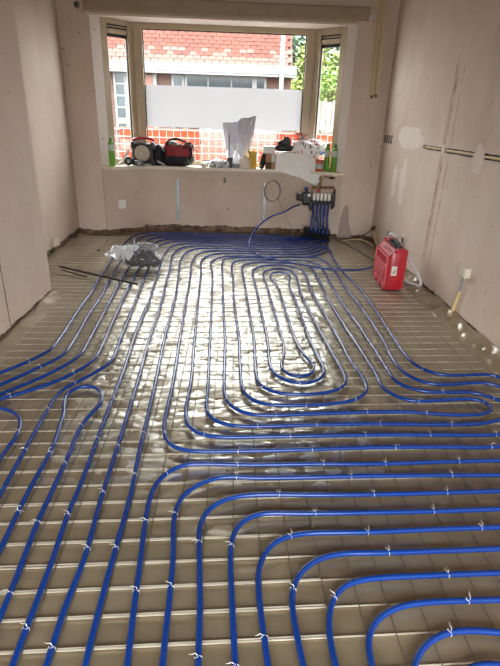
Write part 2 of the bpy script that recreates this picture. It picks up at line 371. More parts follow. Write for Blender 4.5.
yb = np.interp(XX[:-1,:-1],[-2.0,-1.65,-1.2,.95,1.42,1.88],[6.63,6.63,6.93,6.90,6.64,6.64]); keep &= (YY[:-1,:-1]<yb-.02)
q = np.stack([idx[:-1,:-1],idx[1:,:-1],idx[1:,1:],idx[:-1,1:]],-1)[keep]
me = bpy.data.meshes.new('plastic_sheet'); me.from_pydata(np.stack([XX,YY,Zf],-1).reshape(-1,3).tolist(), [], q.tolist()); me.update()
bmx = NB(); bmx.from_mesh(me); bmesh.ops.delete(bmx, geom=[v for v in bmx.verts if not v.link_faces], context='VERTS'); bmx.to_mesh(me); bmx.free()
me.polygons.foreach_set('use_smooth',[True]*len(me.polygons))
FOIL = mat('foil', S(156,141,114), rough=.36, metal=.45, var=.14, scale=2.2, bump=.2, bscale=22, col2=S(142,126,99), spec=.8, coat=.7)
me.materials.append(FOIL)
tag(link(bpy.data.objects.new('plastic_sheet', me)), 'wrinkled glossy plastic sheet covering the whole floor beneath the wire mesh', 'plastic sheet')
# a crumpled silvery foil strip lies over its middle, slightly proud of the sheet
xs, ys = np.linspace(0,1,150), np.linspace(1.75,6.25,420); UU, Y2 = np.meshgrid(xs,ys,indexing='ij')
Lx = -.86+.05*vnoise(Y2*1.7,Y2*0+3,21)+.018*vnoise(Y2*9,Y2*0+5,22); Rx = .70+.05*vnoise(Y2*1.5,Y2*0+7,23)+.018*vnoise(Y2*9,Y2*0+8,24)
X2 = Lx+(Rx-Lx)*UU; ed = np.clip(np.minimum(UU,1-UU)/.05,0,1)*np.clip((Y2-1.75)/.2,0,1); am = .35+.65*np.clip((Y2-1.9)/1.2,0,1)
Z2 = .0052+.0018*np.clip(vnoise(X2*3,Y2*9,1),-1,1)+am*ed*(.0038*rid(vnoise(X2*7+Y2*3,Y2*11-X2*4,31))+.0030*rid(vnoise(X2*15-Y2*6,Y2*19+X2*7,32))+.0014*vnoise(X2*34,Y2*38,33))
Z2 = np.clip(Z2,.0035,.0125); id2 = np.arange(Z2.size).reshape(Z2.shape); q2 = np.stack([id2[:-1,:-1],id2[1:,:-1],id2[1:,1:],id2[:-1,1:]],-1).reshape(-1,4)
me = bpy.data.meshes.new('foil_strip'); me.from_pydata(np.stack([X2,Y2,Z2],-1).reshape(-1,3).tolist(), [], q2.tolist()); me.update(); me.polygons.foreach_set('use_smooth',[True]*len(me.polygons))
me.materials.append(mat('silver_foil', S(206,200,186), rough=.30, metal=.78, var=.06, scale=2.5, bump=.2, bscale=30, spec=.8))
tag(link(bpy.data.objects.new('foil_strip', me)), 'crumpled silvery foil strip running down the middle of the floor under the wire mesh', 'foil')
# ------------------------------------------------------------------ welded wire mesh
WIRE = mat('galvanised_wire', S(204,195,176), rough=.42, metal=.35, var=.25, scale=5)
wm = thing('wire_mesh', (0,0,.01), 'silvery welded steel wire mesh laid flat over the whole floor under the blue pipes', 'wire mesh')
def bar(L_, r_=.0028):
    bm = NB(); tube(bm, [(0,-L_/2,0),(0,L_/2,0)], r_, seg=5); me = bpy.data.meshes.new('wire'); bmesh.ops.recalc_face_normals(bm, faces=bm.faces[:]); bm.to_mesh(me); bm.free(); me.materials.append(WIRE); return me
def wire(me, x, y, z, rz): o = link(bpy.data.objects.new('wire', me)); o.parent = wm; o.location = (x,y,z-.01); o.rotation_euler = (0,0,rz); return o
LW = [(-1.53,1.66),(-1.93,1.66)]
ma = bar(3.22); mb_ = bar(3.62)
for i in range(-14,55):
    y = 1.034+.1045*i
    if y > 6.62: break
    if y < 4.3: wire(ma, .10, y, .0115, PI/2+.045+.004*rnd.uniform(-1,1))
    else: wire(mb_, -.10, y-.01, .0115, PI/2+.045+.004*rnd.uniform(-1,1))
ml = bar(6.95,.0019); ms = bar(2.2,.0019)
for me_ in (ml, ms): me_.materials[0] = mat('dull_wire', S(124,114,98), rough=.4, metal=.5, var=.2, scale=5)
for i in range(-15,31):
    x = .021+.1045*i
    if -1.50 < x < 1.70: wire(ml, x, 3.12, .0162, .003*rnd.uniform(-1,1))
    elif -1.92 < x < -1.50: wire(ms, x, 5.50, .0162, .004*rnd.uniform(-1,1))
# overlapping second sheet: doubled cross wires in the foreground
m2 = bar(1.9)
for i in range(-3,12): wire(m2, -.62, 1.034+.1045*i-.0324+.007, .0118, PI/2+.045+.006*rnd.uniform(-1,1))
PIPES = {
 'A': [(1.244,6.515),(1.232,6.339),(1.215,6.170),(1.187,6.011),(1.139,5.869),(1.067,5.750),(0.962,5.658),(0.819,5.599),(0.630,5.580),(0.137,5.580),(-0.074,5.547),(-0.171,5.427),(-0.218,5.303),(-0.186,4.822),(-0.165,4.163),(-0.152,3.625),(-0.143,3.246),(-0.126,2.512),(-0.123,2.335),(-0.086,2.233),(0.006,2.179),(0.109,2.171),(0.434,2.189),(0.771,2.203),(1.120,2.203),(1.311,2.208),(1.401,2.226),(1.471,2.256),(1.566,2.279),(1.630,2.324),(1.630,2.382),(1.605,2.426),(1.568,2.449),(1.520,2.505),(1.448,2.544),(1.295,2.541),(1.134,2.555),(1.027,2.649),(1.014,2.819),(1.011,3.118),(1.004,3.287),(1.002,3.530),(0.978,3.897),(0.966,4.450),(0.972,5.118),(0.935,5.338),(0.848,5.435),(0.657,5.436),(0.376,5.431),(0.174,5.415),(0.063,5.373),(0.019,5.281),(0.003,5.101),(0.022,4.670),(0.024,4.227),(0.044,3.718),(0.064,3.253),(0.070,2.703),(0.080,2.545),(0.123,2.439),(0.200,2.387),(0.299,2.378),(0.567,2.399),(0.719,2.445),(0.814,2.548),(0.828,2.657),(0.800,2.956),(0.793,3.279),(0.771,3.773),(0.748,4.379),(0.757,4.956),(0.723,5.100),(0.612,5.210),(0.484,5.236),(0.329,5.178),(0.250,5.073),(0.219,4.919),(0.228,4.632),(0.242,4.185),(0.255,3.685),(0.268,3.261),(0.264,2.834),(0.299,2.708),(0.396,2.635),(0.487,2.637),(0.572,2.708),(0.602,2.795),(0.593,3.026),(0.577,3.271),(0.573,3.698),(0.564,4.202),(0.551,4.455),(0.562,4.614),(0.592,4.785),(0.577,4.929),(0.495,4.977),(0.424,4.933),(0.391,4.826),(0.406,4.678),(0.442,4.508),(0.450,4.223),(0.459,3.694),(0.471,3.268),(0.501,3.023),(0.545,2.862),(0.529,2.780),(0.474,2.719),(0.404,2.711),(0.348,2.768),(0.331,2.871),(0.365,3.019),(0.377,3.264),(0.363,3.689),(0.348,4.244),(0.334,4.594),(0.322,4.856),(0.345,4.981),(0.418,5.063),(0.520,5.096),(0.630,5.019),(0.653,4.861),(0.638,4.316),(0.660,3.768),(0.686,3.275),(0.709,2.917),(0.713,2.667),(0.675,2.587),(0.559,2.520),(0.409,2.500),(0.280,2.514),(0.182,2.606),(0.166,2.797),(0.171,3.257),(0.156,3.723),(0.137,4.260),(0.127,4.676),(0.113,5.038),(0.129,5.198),(0.215,5.295),(0.370,5.323),(0.644,5.312),(0.794,5.275),(0.847,5.185),(0.871,5.054),(0.864,4.218),(0.878,3.690),(0.900,3.283),(0.923,2.783),(0.928,2.551),(1.036,2.440),(1.138,2.441),(1.325,2.467),(1.456,2.464),(1.490,2.410),(1.476,2.351),(1.413,2.310),(1.282,2.297),(1.145,2.305),(0.998,2.323),(0.802,2.320),(0.450,2.294),(0.113,2.284),(0.032,2.338),(-0.024,2.458),(-0.032,2.601),(-0.036,3.250),(-0.050,3.629),(-0.068,4.168),(-0.080,4.663),(-0.097,5.272),(-0.075,5.438),(0.019,5.497),(0.348,5.532),(0.672,5.584),(0.961,5.585),(1.051,5.429),(1.086,5.107),(1.087,4.529),(1.112,3.999),(1.115,3.290),(1.095,2.906),(1.123,2.754),(1.226,2.641),(1.399,2.645),(1.566,2.668),(1.656,2.626),(1.706,2.565),(1.740,2.448),(1.740,2.295),(1.605,2.177),(1.401,2.116),(1.083,2.108),(0.745,2.104),(0.420,2.091),(0.107,2.079),(-0.018,2.074),(-0.144,2.098),(-0.210,2.171),(-0.233,2.293),(-0.232,2.658),(-0.253,3.242),(-0.264,3.620),(-0.283,4.157),(-0.300,4.814),(-0.326,5.335),(-0.276,5.527),(-0.171,5.656),(0.054,5.692),(0.600,5.692),(0.782,5.709),(0.921,5.760),(1.023,5.842),(1.095,5.948),(1.144,6.074),(1.176,6.217),(1.198,6.370),(1.217,6.529)],
 'B': [(1.191,6.544),(1.164,6.400),(1.137,6.264),(1.101,6.138),(1.051,6.026),(0.979,5.933),(0.880,5.863),(0.746,5.818),(0.570,5.804),(-0.044,5.804),(-0.269,5.768),(-0.374,5.639),(-0.424,5.327),(-0.404,4.807),(-0.383,4.204),(-0.369,3.616),(-0.358,3.239),(-0.336,2.595),(-0.331,2.156),(-0.307,2.049),(-0.256,1.986),(-0.183,1.963),(0.103,1.966),(0.404,1.980),(0.717,1.999),(1.044,2.006),(1.350,2.013),(1.641,2.101),(1.835,2.269),(1.835,2.487),(1.787,2.655),(1.714,2.742),(1.665,2.775),(1.514,2.764),(1.340,2.760),(1.233,2.860),(1.205,3.006),(1.205,3.294),(1.219,3.816),(1.221,4.464),(1.172,5.057),(1.171,5.625),(1.196,5.858),(1.190,5.980),(1.150,6.090),(1.080,6.120),(1.040,6.170),(1.100,6.320),(1.275,6.490)],
 'P1': [(0.980,6.660),(0.893,6.644),(0.822,6.640),(0.759,6.645),(0.697,6.655),(0.630,6.669),(0.551,6.683),(0.454,6.694),(0.330,6.700),(0.100,6.708),(-0.200,6.703),(-0.500,6.696),(-0.923,6.700),(-1.148,6.664),(-1.253,6.535),(-1.303,5.703),(-1.277,5.067),(-1.263,4.619),(-1.230,4.211),(-1.225,3.850),(-1.193,3.192),(-1.200,3.047),(-1.291,2.854),(-1.389,2.718),(-1.484,2.605)],
 'P2': [(1.006,6.645),(0.927,6.614),(0.861,6.593),(0.802,6.581),(0.741,6.577),(0.674,6.577),(0.593,6.581),(0.490,6.585),(0.360,6.588),(0.100,6.594),(-0.200,6.596),(-0.500,6.592),(-0.822,6.588),(-1.047,6.552),(-1.152,6.423),(-1.202,5.811),(-1.176,5.075),(-1.153,4.564),(-1.123,4.112),(-1.113,3.667),(-1.089,3.213),(-1.093,2.967),(-1.180,2.802),(-1.327,2.573),(-1.416,2.458)],
 'P3': [(1.033,6.631),(0.961,6.583),(0.901,6.546),(0.844,6.518),(0.786,6.498),(0.718,6.485),(0.634,6.478),(0.527,6.475),(0.390,6.476),(0.100,6.475),(-0.200,6.481),(-0.500,6.484),(-0.703,6.476),(-0.928,6.440),(-1.033,6.311),(-1.083,5.822),(-1.054,5.084),(-1.046,4.570),(-1.023,4.066),(-1.001,3.588),(-0.987,3.216),(-0.983,2.978),(-1.071,2.752),(-1.230,2.529),(-1.368,2.354)],
 'P4': [(1.059,6.616),(0.995,6.553),(0.940,6.499),(0.887,6.454),(0.830,6.419),(0.761,6.393),(0.675,6.375),(0.563,6.366),(0.420,6.364),(0.100,6.357),(-0.200,6.362),(-0.593,6.364),(-0.818,6.328),(-0.923,6.199),(-0.973,5.798),(-0.947,5.092),(-0.940,4.577),(-0.922,4.046),(-0.899,3.593),(-0.880,3.220),(-0.880,2.894),(-0.966,2.703),(-1.087,2.555),(-1.262,2.418),(-1.358,2.334)],
 'P5': [(1.085,6.602),(1.029,6.522),(0.979,6.452),(0.930,6.391),(0.874,6.341),(0.805,6.301),(0.716,6.273),(0.600,6.256),(0.450,6.252),(0.100,6.245),(-0.200,6.244),(-0.497,6.252),(-0.722,6.216),(-0.827,6.087),(-0.877,5.821),(-0.854,5.098),(-0.837,4.584),(-0.813,4.077),(-0.789,3.598),(-0.777,3.224),(-0.765,2.876),(-0.867,2.668),(-0.960,2.512),(-0.969,2.336),(-0.956,1.963),(-0.944,1.660),(-0.938,1.520)],
 'P6': [(1.112,6.587),(1.063,6.492),(1.019,6.405),(0.973,6.328),(0.918,6.262),(0.849,6.209),(0.757,6.170),(0.636,6.147),(0.480,6.140),(0.100,6.140),(-0.200,6.134),(-0.381,6.140),(-0.606,6.104),(-0.711,5.975),(-0.761,5.555),(-0.741,5.032),(-0.724,4.591),(-0.695,4.032),(-0.690,3.602),(-0.683,3.227),(-0.661,2.830),(-0.643,2.113),(-0.632,1.754),(-0.634,1.547),(-0.621,1.328),(-0.617,1.125),(-0.613,0.954),(-0.607,0.810)],
 'P7': [(1.138,6.573),(1.097,6.461),(1.058,6.358),(1.015,6.264),(0.962,6.184),(0.892,6.117),(0.798,6.068),(0.673,6.037),(0.510,6.028),(0.100,6.035),(-0.281,6.028),(-0.506,5.992),(-0.611,5.863),(-0.661,5.563),(-0.634,5.040),(-0.613,4.536),(-0.582,3.940),(-0.574,3.566),(-0.572,3.231),(-0.552,2.746),(-0.536,2.222),(-0.531,1.967),(-0.524,1.620),(-0.510,1.328),(-0.520,1.142),(-0.516,0.953),(-0.512,0.818)],
 'P8': [(1.165,6.558),(1.130,6.431),(1.097,6.311),(1.058,6.201),(1.007,6.105),(0.936,6.025),(0.839,5.965),(0.709,5.928),(0.540,5.916),(0.100,5.923),(-0.170,5.916),(-0.395,5.880),(-0.500,5.751),(-0.550,5.400),(-0.522,4.799),(-0.483,4.146),(-0.472,3.611),(-0.467,3.235),(-0.439,2.592),(-0.427,2.159),(-0.422,1.968),(-0.407,1.650),(-0.409,1.328),(-0.409,1.096),(-0.405,0.952),(-0.396,0.821)],
 'LA': [(-0.827,1.226),(-0.823,1.374),(-0.834,1.588),(-0.835,1.786),(-0.833,1.965),(-0.859,2.172),(-0.873,2.283),(-0.914,2.425),(-0.904,2.541),(-0.842,2.577),(-0.765,2.556),(-0.714,2.461),(-0.709,2.350),(-0.741,2.247),(-0.752,2.078),(-0.743,1.965),(-0.739,1.722),(-0.737,1.507),(-0.724,1.329),(-0.716,1.216),(-0.712,1.115),(-0.708,1.002)],
 'LB': [(-1.438,2.284),(-1.349,2.314),(-1.224,2.327),(-1.147,2.298),(-1.073,2.214),(-1.040,2.104),(-1.040,2.001),(-1.048,1.963),(-1.043,1.896),(-1.025,1.660)],
 'Q1': [(1.444,1.908),(1.295,1.903),(0.984,1.889),(0.684,1.873),(0.388,1.870),(0.100,1.861),(-0.107,1.867),(-0.209,1.862),(-0.261,1.823),(-0.307,1.749),(-0.324,1.647),(-0.323,1.534),(-0.309,1.327),(-0.302,1.194),(-0.285,0.968),(-0.272,0.819)],
 'Q2': [(1.385,1.802),(1.243,1.798),(0.662,1.788),(0.097,1.771),(-0.014,1.781),(-0.111,1.744),(-0.192,1.656),(-0.212,1.547),(-0.193,1.327),(-0.187,1.129),(-0.182,0.950),(-0.177,0.818)],
 'Q3': [(1.328,1.699),(1.189,1.692),(0.630,1.668),(0.358,1.664),(0.094,1.663),(-0.001,1.645),(-0.072,1.592),(-0.107,1.505),(-0.098,1.326),(-0.084,1.128),(-0.079,0.948),(-0.076,0.816)],
 'Q4': [(1.266,1.589),(1.135,1.583),(0.876,1.571),(0.603,1.562),(0.284,1.556),(0.131,1.556),(0.074,1.534),(0.032,1.484),(0.015,1.419),(0.013,1.326),(0.021,1.127),(0.029,0.947),(0.034,0.815)],
 'Q5': [(1.211,1.489),(1.085,1.483),(0.838,1.473),(0.575,1.458),(0.281,1.450),(0.209,1.433),(0.151,1.383),(0.118,1.317),(0.107,1.241),(0.111,1.145),(0.120,1.009),(0.125,0.946),(0.135,0.814)],
 'Q6': [(1.170,1.380),(1.031,1.375),(0.797,1.365),(0.549,1.356),(0.408,1.354),(0.324,1.327),(0.270,1.290),(0.229,1.230),(0.213,1.144),(0.219,1.073),(0.224,0.978),(0.229,0.934),(0.240,0.812)],
 'Q7': [(1.108,1.271),(0.977,1.266),(0.756,1.258),(0.520,1.247),(0.447,1.237),(0.379,1.203),(0.339,1.143),(0.322,1.073),(0.320,1.000),(0.324,0.938),(0.337,0.811)],
 'Q8': [(1.080,1.160),(0.923,1.158),(0.681,1.152),(0.593,1.143),(0.528,1.122),(0.478,1.088),(0.443,1.045),(0.431,0.991),(0.431,0.937),(0.437,0.837)],
 'Q9': [(1.001,1.026),(0.926,1.035),(0.865,1.043),(0.820,1.050),(0.757,1.052),(0.681,1.043),(0.614,1.012),(0.569,0.971),(0.547,0.936),(0.526,0.836)],
 'Q10': [(0.919,0.911),(0.843,0.938),(0.787,0.946),(0.734,0.942),(0.679,0.920),(0.631,0.873),(0.616,0.809)],
}
# ------------------------------------------------------------------ heating pipes (centre lines in metres on the floor)
BLUE = mat('blue_pipe', S(2,52,128), rough=.27, var=.12, scale=3, spec=.5, coat=.15)
TIE = mat('tie_wire', S(225,222,214), rough=.4, metal=.3)
bm = NB(); tube(bm, [(0,.0122*math.cos(a),.0122*math.sin(a)-.001) for a in [2*PI*i/10 for i in range(10)]], .0011, seg=4, closed=True)
tube(bm, [(.001,.002,.012),(.004,.008,.020),(.010,.006,.027),(.016,-.004,.028)], .0009, seg=4); tube(bm, [(-.001,.0,.012),(-.005,-.007,.019),(-.002,-.016,.021),(-.006,-.026,.017)], .0009, seg=4)
bmesh.ops.recalc_face_normals(bm, faces=bm.faces[:]); tie_me = bpy.data.meshes.new('wire_tie'); bm.to_mesh(tie_me); bm.free(); tie_me.materials.append(TIE)
LAB = {
'A':'long blue pipe coiled in the double spiral that ends in the hairpin at mid floor',
'B':'blue pipe hugging the right side, looping at the manifold foot and enclosing the spiral',
'P1':'blue pipe farthest left, curving out through the left edge at top of its fan',
'P2':'blue pipe second of the left fan, leaving left just under the farthest left pipe',
'P3':'blue pipe third of the fan of pipes that bends off to the left',
'P4':'blue pipe fourth and lowest of the fan that bends off level to the left',
'P5':'blue pipe bending left round the hairpin tip, then down to the left edge',
'P6':'blue pipe running straight down just right of the small left hairpin',
'P7':'blue pipe running straight down, second to the right of the small left hairpin',
'P8':'blue pipe running straight down, last one left of the nested right-angle bends',
'LA':'blue pipe forming the small narrow hairpin at left, open towards the viewer',
'LB':'blue pipe bending back at the left edge, short bow left of the narrow hairpin',
'Q1':'blue pipe bending from right to front, outermost of the nested foreground bends',
'Q2':'blue pipe second from outside in the nested foreground bends',
'Q3':'blue pipe third from outside in the nested foreground bends',
'Q4':'blue pipe fourth from outside in the nested foreground bends',
'Q5':'blue pipe fifth from outside in the nested foreground bends',
'Q6':'blue pipe sixth from outside in the nested foreground bends, bent at bottom centre',
'Q7':'blue pipe seventh from outside, fourth from the bottom right corner of the nested bends',
'Q8':'blue pipe third from the bottom right corner of the nested bends',
'Q9':'blue pipe arching as a small bow near the bottom right corner',
'Q10':'blue pipe innermost of all, only its crown showing at the bottom right corner'}
ntie = 0
for k, P in PIPES.items():
    P = list(P)
    def runon(a, b, L_):                      # carry a free end on, straight, beyond the picture's edge
        d = (Vector(a)-Vector(b)).normalized(); return tuple(Vector(a)+d*L_)
    if k not in ('A','B'):
        P.append(runon(P[-1],P[-2],.35 if P[-1][0] > -1.0 else .06))
        if k[0] == 'Q': P.insert(0, runon(P[0],P[1],max(.05,1.72-P[0][0]) if k not in ('Q9','Q10') else .12))
        if k[0] == 'L': P.insert(0, runon(P[0],P[1],.08))
    pts = smoothpath([(x,y,.0285) for x,y in P], .025)
    pts = relax(pts, 5)
    pts = [Vector((p.x+.0012*noise.noise(p*3), p.y+.0012*noise.noise(p*3+Vector((9,0,0))), p.z)) for p in pts]
    if k in ('A','B') or k[0] == 'P':       # rise into the sleeve at the manifold
        hd = pts[0]; pts = [Vector((hd.x+.005,hd.y+.05,.11)), Vector((hd.x+.003,hd.y+.035,.06))]+pts
        if k in ('A','B'): tl = pts[-1]; pts += [Vector((tl.x+.003,tl.y+.035,.06)), Vector((tl.x+.005,tl.y+.05,.11))]
    bm = NB(); tube(bm, pts, .0105, seg=10)
    o = obj('heating_pipe', bm, BLUE, smooth='all', label=LAB[k], cat='pipe', group='blue underfloor heating pipes')
    s = rnd.uniform(.1,.4); acc = 0
    for a, b in zip(pts, pts[1:]):
        acc += (b-a).length
        if acc > s and .6 < b.y < 4.6 and abs(b.x) < 1.7:
            acc = 0; s = rnd.uniform(.28,.52) if b.y < 3 else rnd.uniform(.5,1.0); d = b-a
            t = link(bpy.data.objects.new('wire_tie', tie_me)); t.parent = o; t.location = b; t.scale = (1,.95,.8); t.rotation_euler = (rnd.uniform(-.5,.5),0,math.atan2(d.y,d.x)); ntie += 1
print('ties', ntie)
# supply hose looping over the bundle
bm = NB(); tube(bm, [(.893,6.67,.45),(.80,6.56,.44),(.675,6.42,.40),(.46,6.28,.34),(.32,6.15,.25),(.235,6.03,.14),(.21,5.87,.075),(.25,5.70,.055),(.33,5.52,.052),(.45,5.40,.052),(.74,5.20,.052),(1.03,5.04,.052),(1.30,5.02,.052),(1.46,5.10,.052),(1.55,5.22,.052)], .0105, seg=10, step=.03)
obj('supply_hose', bm, BLUE, smooth='all', label='blue hose arching from the manifold pump over the pipe bundle to behind the red case', cat='hose')
# ------------------------------------------------------------------ manifold on the right flank of the bay
BLK = mat('black_plastic', S(30,30,32), rough=.45, var=.2, scale=10); WPL = mat('white_plastic', S(235,232,226), rough=.4, var=.04); BRASS = mat('brass', S(150,108,66), rough=.35, metal=.8, var=.35, scale=9); GREY = mat('grey_plastic', S(140,140,138), rough=.5, var=.1); REDP = mat('red_plastic', S(170,28,38), rough=.45, var=.1)
STEEL = mat('steel', S(190,190,190), rough=.3, metal=.9)
mf = thing('heating_manifold', (1.10,6.66,0), 'wall mounted heating manifold with five white actuator caps and bundle of blue risers', 'manifold')
mx = lambda t: 1.06+.048*t
for row, yo, z in ((0,6.60,.50),(1,6.68,.56)):
    bm = NB(); cyl(bm,(1.0,yo+.02,z),(1.30,yo,z),.022); [lathe(bm,(mx(i),yo+.012-.004*i,z-.055),[(.014,0),(.018,.01),(.018,.04),(.014,.05)]) for i in range(5)]
    obj('manifold_bar', bm, BLK if row == 0 else BRASS, mf, smooth=True)
for i in range(5):
    bm = NB(); lathe(bm,(mx(i),6.60-.004*i,.52),[(.017,0),(.0205,.008),(.0205,.075),(.016,.088),(.010,.09)]); obj('actuator_cap', bm, WPL, mf, smooth=True)
for i in range(5):
    x = mx(i)
    bm = NB(); tube(bm, [(x,6.60-.004*i,.47),(x-.004,6.595,.30),(x+.012*(i-2)*.3,6.585-.01*i,.15),(x+.004,6.57-.015*i,.10)], .0125, seg=8, step=.03); obj('riser', bm, BLUE, mf, smooth='all')
    bm = NB(); tube(bm, [(x+.022,6.68,.51),(x+.018,6.67,.30),(x+.02,6.64,.12)], .011, seg=8, step=.03); obj('riser', bm, BLUE, mf, smooth='all')
SLV = mat('black_corrugated_sleeve', S(20,20,22), rough=.6)
for i in range(12):
    t = i/11; fx, fy = .98+.29*t, 6.66-.16*t
    bm = NB(); P_ = smoothpath([(fx-.035*(1-t),fy-.05-.02*t,.034),(fx-.01,fy-.005,.05),(fx+.002,fy+.03,.09),(fx+.005,fy+.045,.155)], .006)
    tube(bm, P_, lambda q: .0195+.002*math.sin(q*130), seg=9); obj('pipe_sleeve', bm, SLV, mf, smooth='all')
for k in range(2):
    bm = NB(); tube(bm, [(1.0,6.62,.10),(.93,6.60,.135),(.86,6.585,.12),(.835,6.575,.08),(.87,6.57,.04),(.95,6.57,.03)], .006, seg=6, step=.02) if k == 0 else tube(bm, [(1.02,6.60,.06),(.94,6.58,.07),(.88,6.57,.05),(.84,6.57,.025)], .009, seg=6, step=.02); obj('strap_end', bm, SLV, mf, smooth='all')
bm = NB(); box(bm, (.965,6.655,.53), (.10,.09,.17), bev=.018); cyl(bm,(.965,6.62,.53),(.965,6.585,.53),.045); cyl(bm,(1.0,6.62,.47),(1.04,6.60,.40),.016); box(bm,(1.025,6.62,.44),(.04,.04,.10),bev=.008); obj('pump_body', bm, BLK, mf, smooth=True)
bm = NB(); lathe(bm,(.915,6.63,.55),[(.05,0),(.05,.03),(.046,.05),(.046,.075),(.03,.082)],axis=(-1,-.25,.05)); obj('pump_motor', bm, mat('dark_grey_motor', S(66,64,62), rough=.5), mf, smooth=True)
bm = NB(); lathe(bm,(.873,6.615,.585),[(.026,0),(.026,.006)],axis=(-.6,-1,.1)); obj('motor_label', bm, WPL, mf)
bm = NB(); lathe(bm,(.985,6.575,.585),[(.026,0),(.026,.014),(.022,.016)],axis=(0,-1,.15)); g_ = obj('gauge', bm, BLK, mf, smooth=True)
bm = NB(); lathe(bm,(.985,6.558,.5875),[(.020,0),(.020,.002)],axis=(0,-1,.15)); obj('gauge_face', bm, WPL, g_)
bm = NB(); lathe(bm,(.955,6.62,.645),[(.012,-.03),(.012,0),(.026,.004),(.028,.016),(.022,.03),(.008,.034)],axis=(-.2,-.3,1)); obj('blue_knob', bm, mat('blue_plastic', S(32,48,120), rough=.4), mf, smooth=True, label='blue valve knob')
bm = NB(); cyl(bm,(1.02,6.64,.676),(1.31,6.62,.672),.0115); [lathe(bm,(x,6.635,.675),[(.012,-.018),(.019,-.016),(.019,.016),(.012,.018)],axis=(1,-.05,0),seg=6) for x in (1.05,1.14,1.20,1.26,1.30)]
cyl(bm,(1.135,6.635,.67),(1.135,6.66,.826),.012); lathe(bm,(1.135,6.655,.76),[(.014,0),(.02,.004),(.02,.03),(.014,.034)],seg=6); cyl(bm,(1.03,6.64,.675),(1.03,6.64,.60),.011); cyl(bm,(1.18,6.70,.80),(1.33,6.68,.79),.011); lathe(bm,(1.28,6.685,.793),[(.012,-.02),(.019,-.018),(.019,.018),(.012,.02)],axis=(1,-.1,0),seg=6)
obj('brass_pipework', bm, BRASS, mf, smooth=True)
bm = NB(); box(bm,(1.115,6.615,.635),(.045,.03,.04),bev=.008); obj('red_valve', bm, REDP, mf, smooth=True)
bm = NB(); box(bm,(1.315,6.61,.53),(.04,.05,.20),bev=.014); cyl(bm,(1.315,6.61,.63),(1.325,6.60,.66),.012); cyl(bm,(1.30,6.60,.44),(1.30,6.60,.41),.014); obj('air_vent', bm, BLK, mf, smooth=True)
bm = NB(); box(bm,(1.0,6.78,.54),(.02,.20,.03)); box(bm,(1.27,6.72,.54),(.02,.12,.03)); obj('bracket', bm, STEEL, mf)
# power lead from the manifold to the red case
bm = NB(); tube(bm, [(1.02,6.58,.42),(1.06,6.52,.33),(1.14,6.50,.235),(1.24,6.52,.155),(1.33,6.48,.08),(1.42,6.42,.02),(1.48,6.33,.016),(1.55,6.0,.016),(1.62,5.68,.016),(1.66,5.45,.016),(1.67,5.2,.016)], .0055, seg=6, step=.03)
obj('power_lead', bm, mat('black_rubber', S(34,32,32), rough=.6), smooth='all', label='thin black lead from the manifold down over the floor to the red case', cat='cable')
# ------------------------------------------------------------------ red case
RED = mat('worn_red_shell', S(186,34,46), rough=.38, var=.18, scale=9, coat=.2); RED2 = mat('rib_highlight_red', S(214,92,96), rough=.5, var=.15, scale=14)  # second, paler red paints the highlight onto the side ribs
cs = thing('tool_case', (1.55,4.70,0), 'upright red plastic tool case with black top handle by the right wall', 'case')
Rz = Matrix.Rotation(math.radians(-2),3,'Z')
def cb(x0,x1,y0,y1,z0,z1,bev=.006,bm=None):
    bm = bm or NB(); c = Rz@Vector(((x0+x1)/2,(y0+y1)/2,0)); return box(bm, (1.55+c.x,4.70+c.y,(z0+z1)/2), (x1-x0,y1-y0,z1-z0), rot=Rz, bev=bev)
def prof(poly, y0, y1, bev):
    bm = NB(); L = [[bm.verts.new(cc(x,y,z)) for x,z in poly] for y in (y0,y1)]; n = len(poly)
    for i in range(n): bm.faces.new((L[0][i],L[0][(i+1)%n],L[1][(i+1)%n],L[1][i]))
    bm.faces.new(L[0][::-1]); bm.faces.new(L[1]); bmesh.ops.recalc_face_normals(bm, faces=bm.faces[:])
    bmesh.ops.bevel(bm, geom=bm.edges[:], offset=bev, segments=2, affect='EDGES'); return bm
cc = lambda x,y,z: tuple(Vector((1.55,4.70,z))+Rz@Vector((x,y,0)))
obj('shell', prof([(-.088,.022),(.09,.022),(.09,.412),(-.015,.412),(-.088,.335)],-.23,.23,.014), RED, cs, smooth=True)
bm = cb(-.099,-.085,-.225,-.205,.045,.335); cb(-.099,-.085,.205,.225,.045,.335,bm=bm); cb(-.099,-.085,-.21,.21,.238,.252,bm=bm); cb(-.099,-.085,-.21,.21,.128,.142,bm=bm); cb(-.094,-.085,-.165,.18,.148,.232,.003,bm=bm)
obj('side_ribs', bm, RED2, cs, smooth=True)
bm = cb(-.104,-.085,-.190,-.176,.125,.262,.004); obj('latch', bm, RED, cs, smooth=True)
for y in (-.16,0,.16): obj('foot', cb(-.100,.07,y-.045,y+.045,.012,.075,.012), RED, cs, smooth=True)
obj('top_flange', cb(-.035,.088,.14,.232,.402,.432,.010), RED, cs, smooth=True)
bm = NB(); tube(bm, [cc(.02,-.15,.40),cc(.018,-.145,.430),cc(.015,-.10,.446),cc(.015,0,.448),cc(.015,.06,.444),cc(.015,.09,.43),cc(.015,.095,.40)], .016, seg=8, step=.02); cb(-.02,.055,-.17,.12,.405,.418,.006,bm=bm); obj('handle', bm, BLK, cs, smooth=True)
for y in (-.14,-.07,0,.07): bm = NB(); lathe(bm, cc(-.051,y,.3745), [(.015,-.002),(.015,.003),(.009,.004)], axis=(-.077,0,.073), seg=8); obj('vent_hole', bm, mat('dark_red', S(96,16,24), rough=.6), cs)
bm = cb(-.055,.06,-.236,-.226,.03,.38,.004); cb(-.08,.08,-.238,-.227,.115,.122,.002,bm=bm); obj('end_panel', bm, RED, cs, smooth=True)
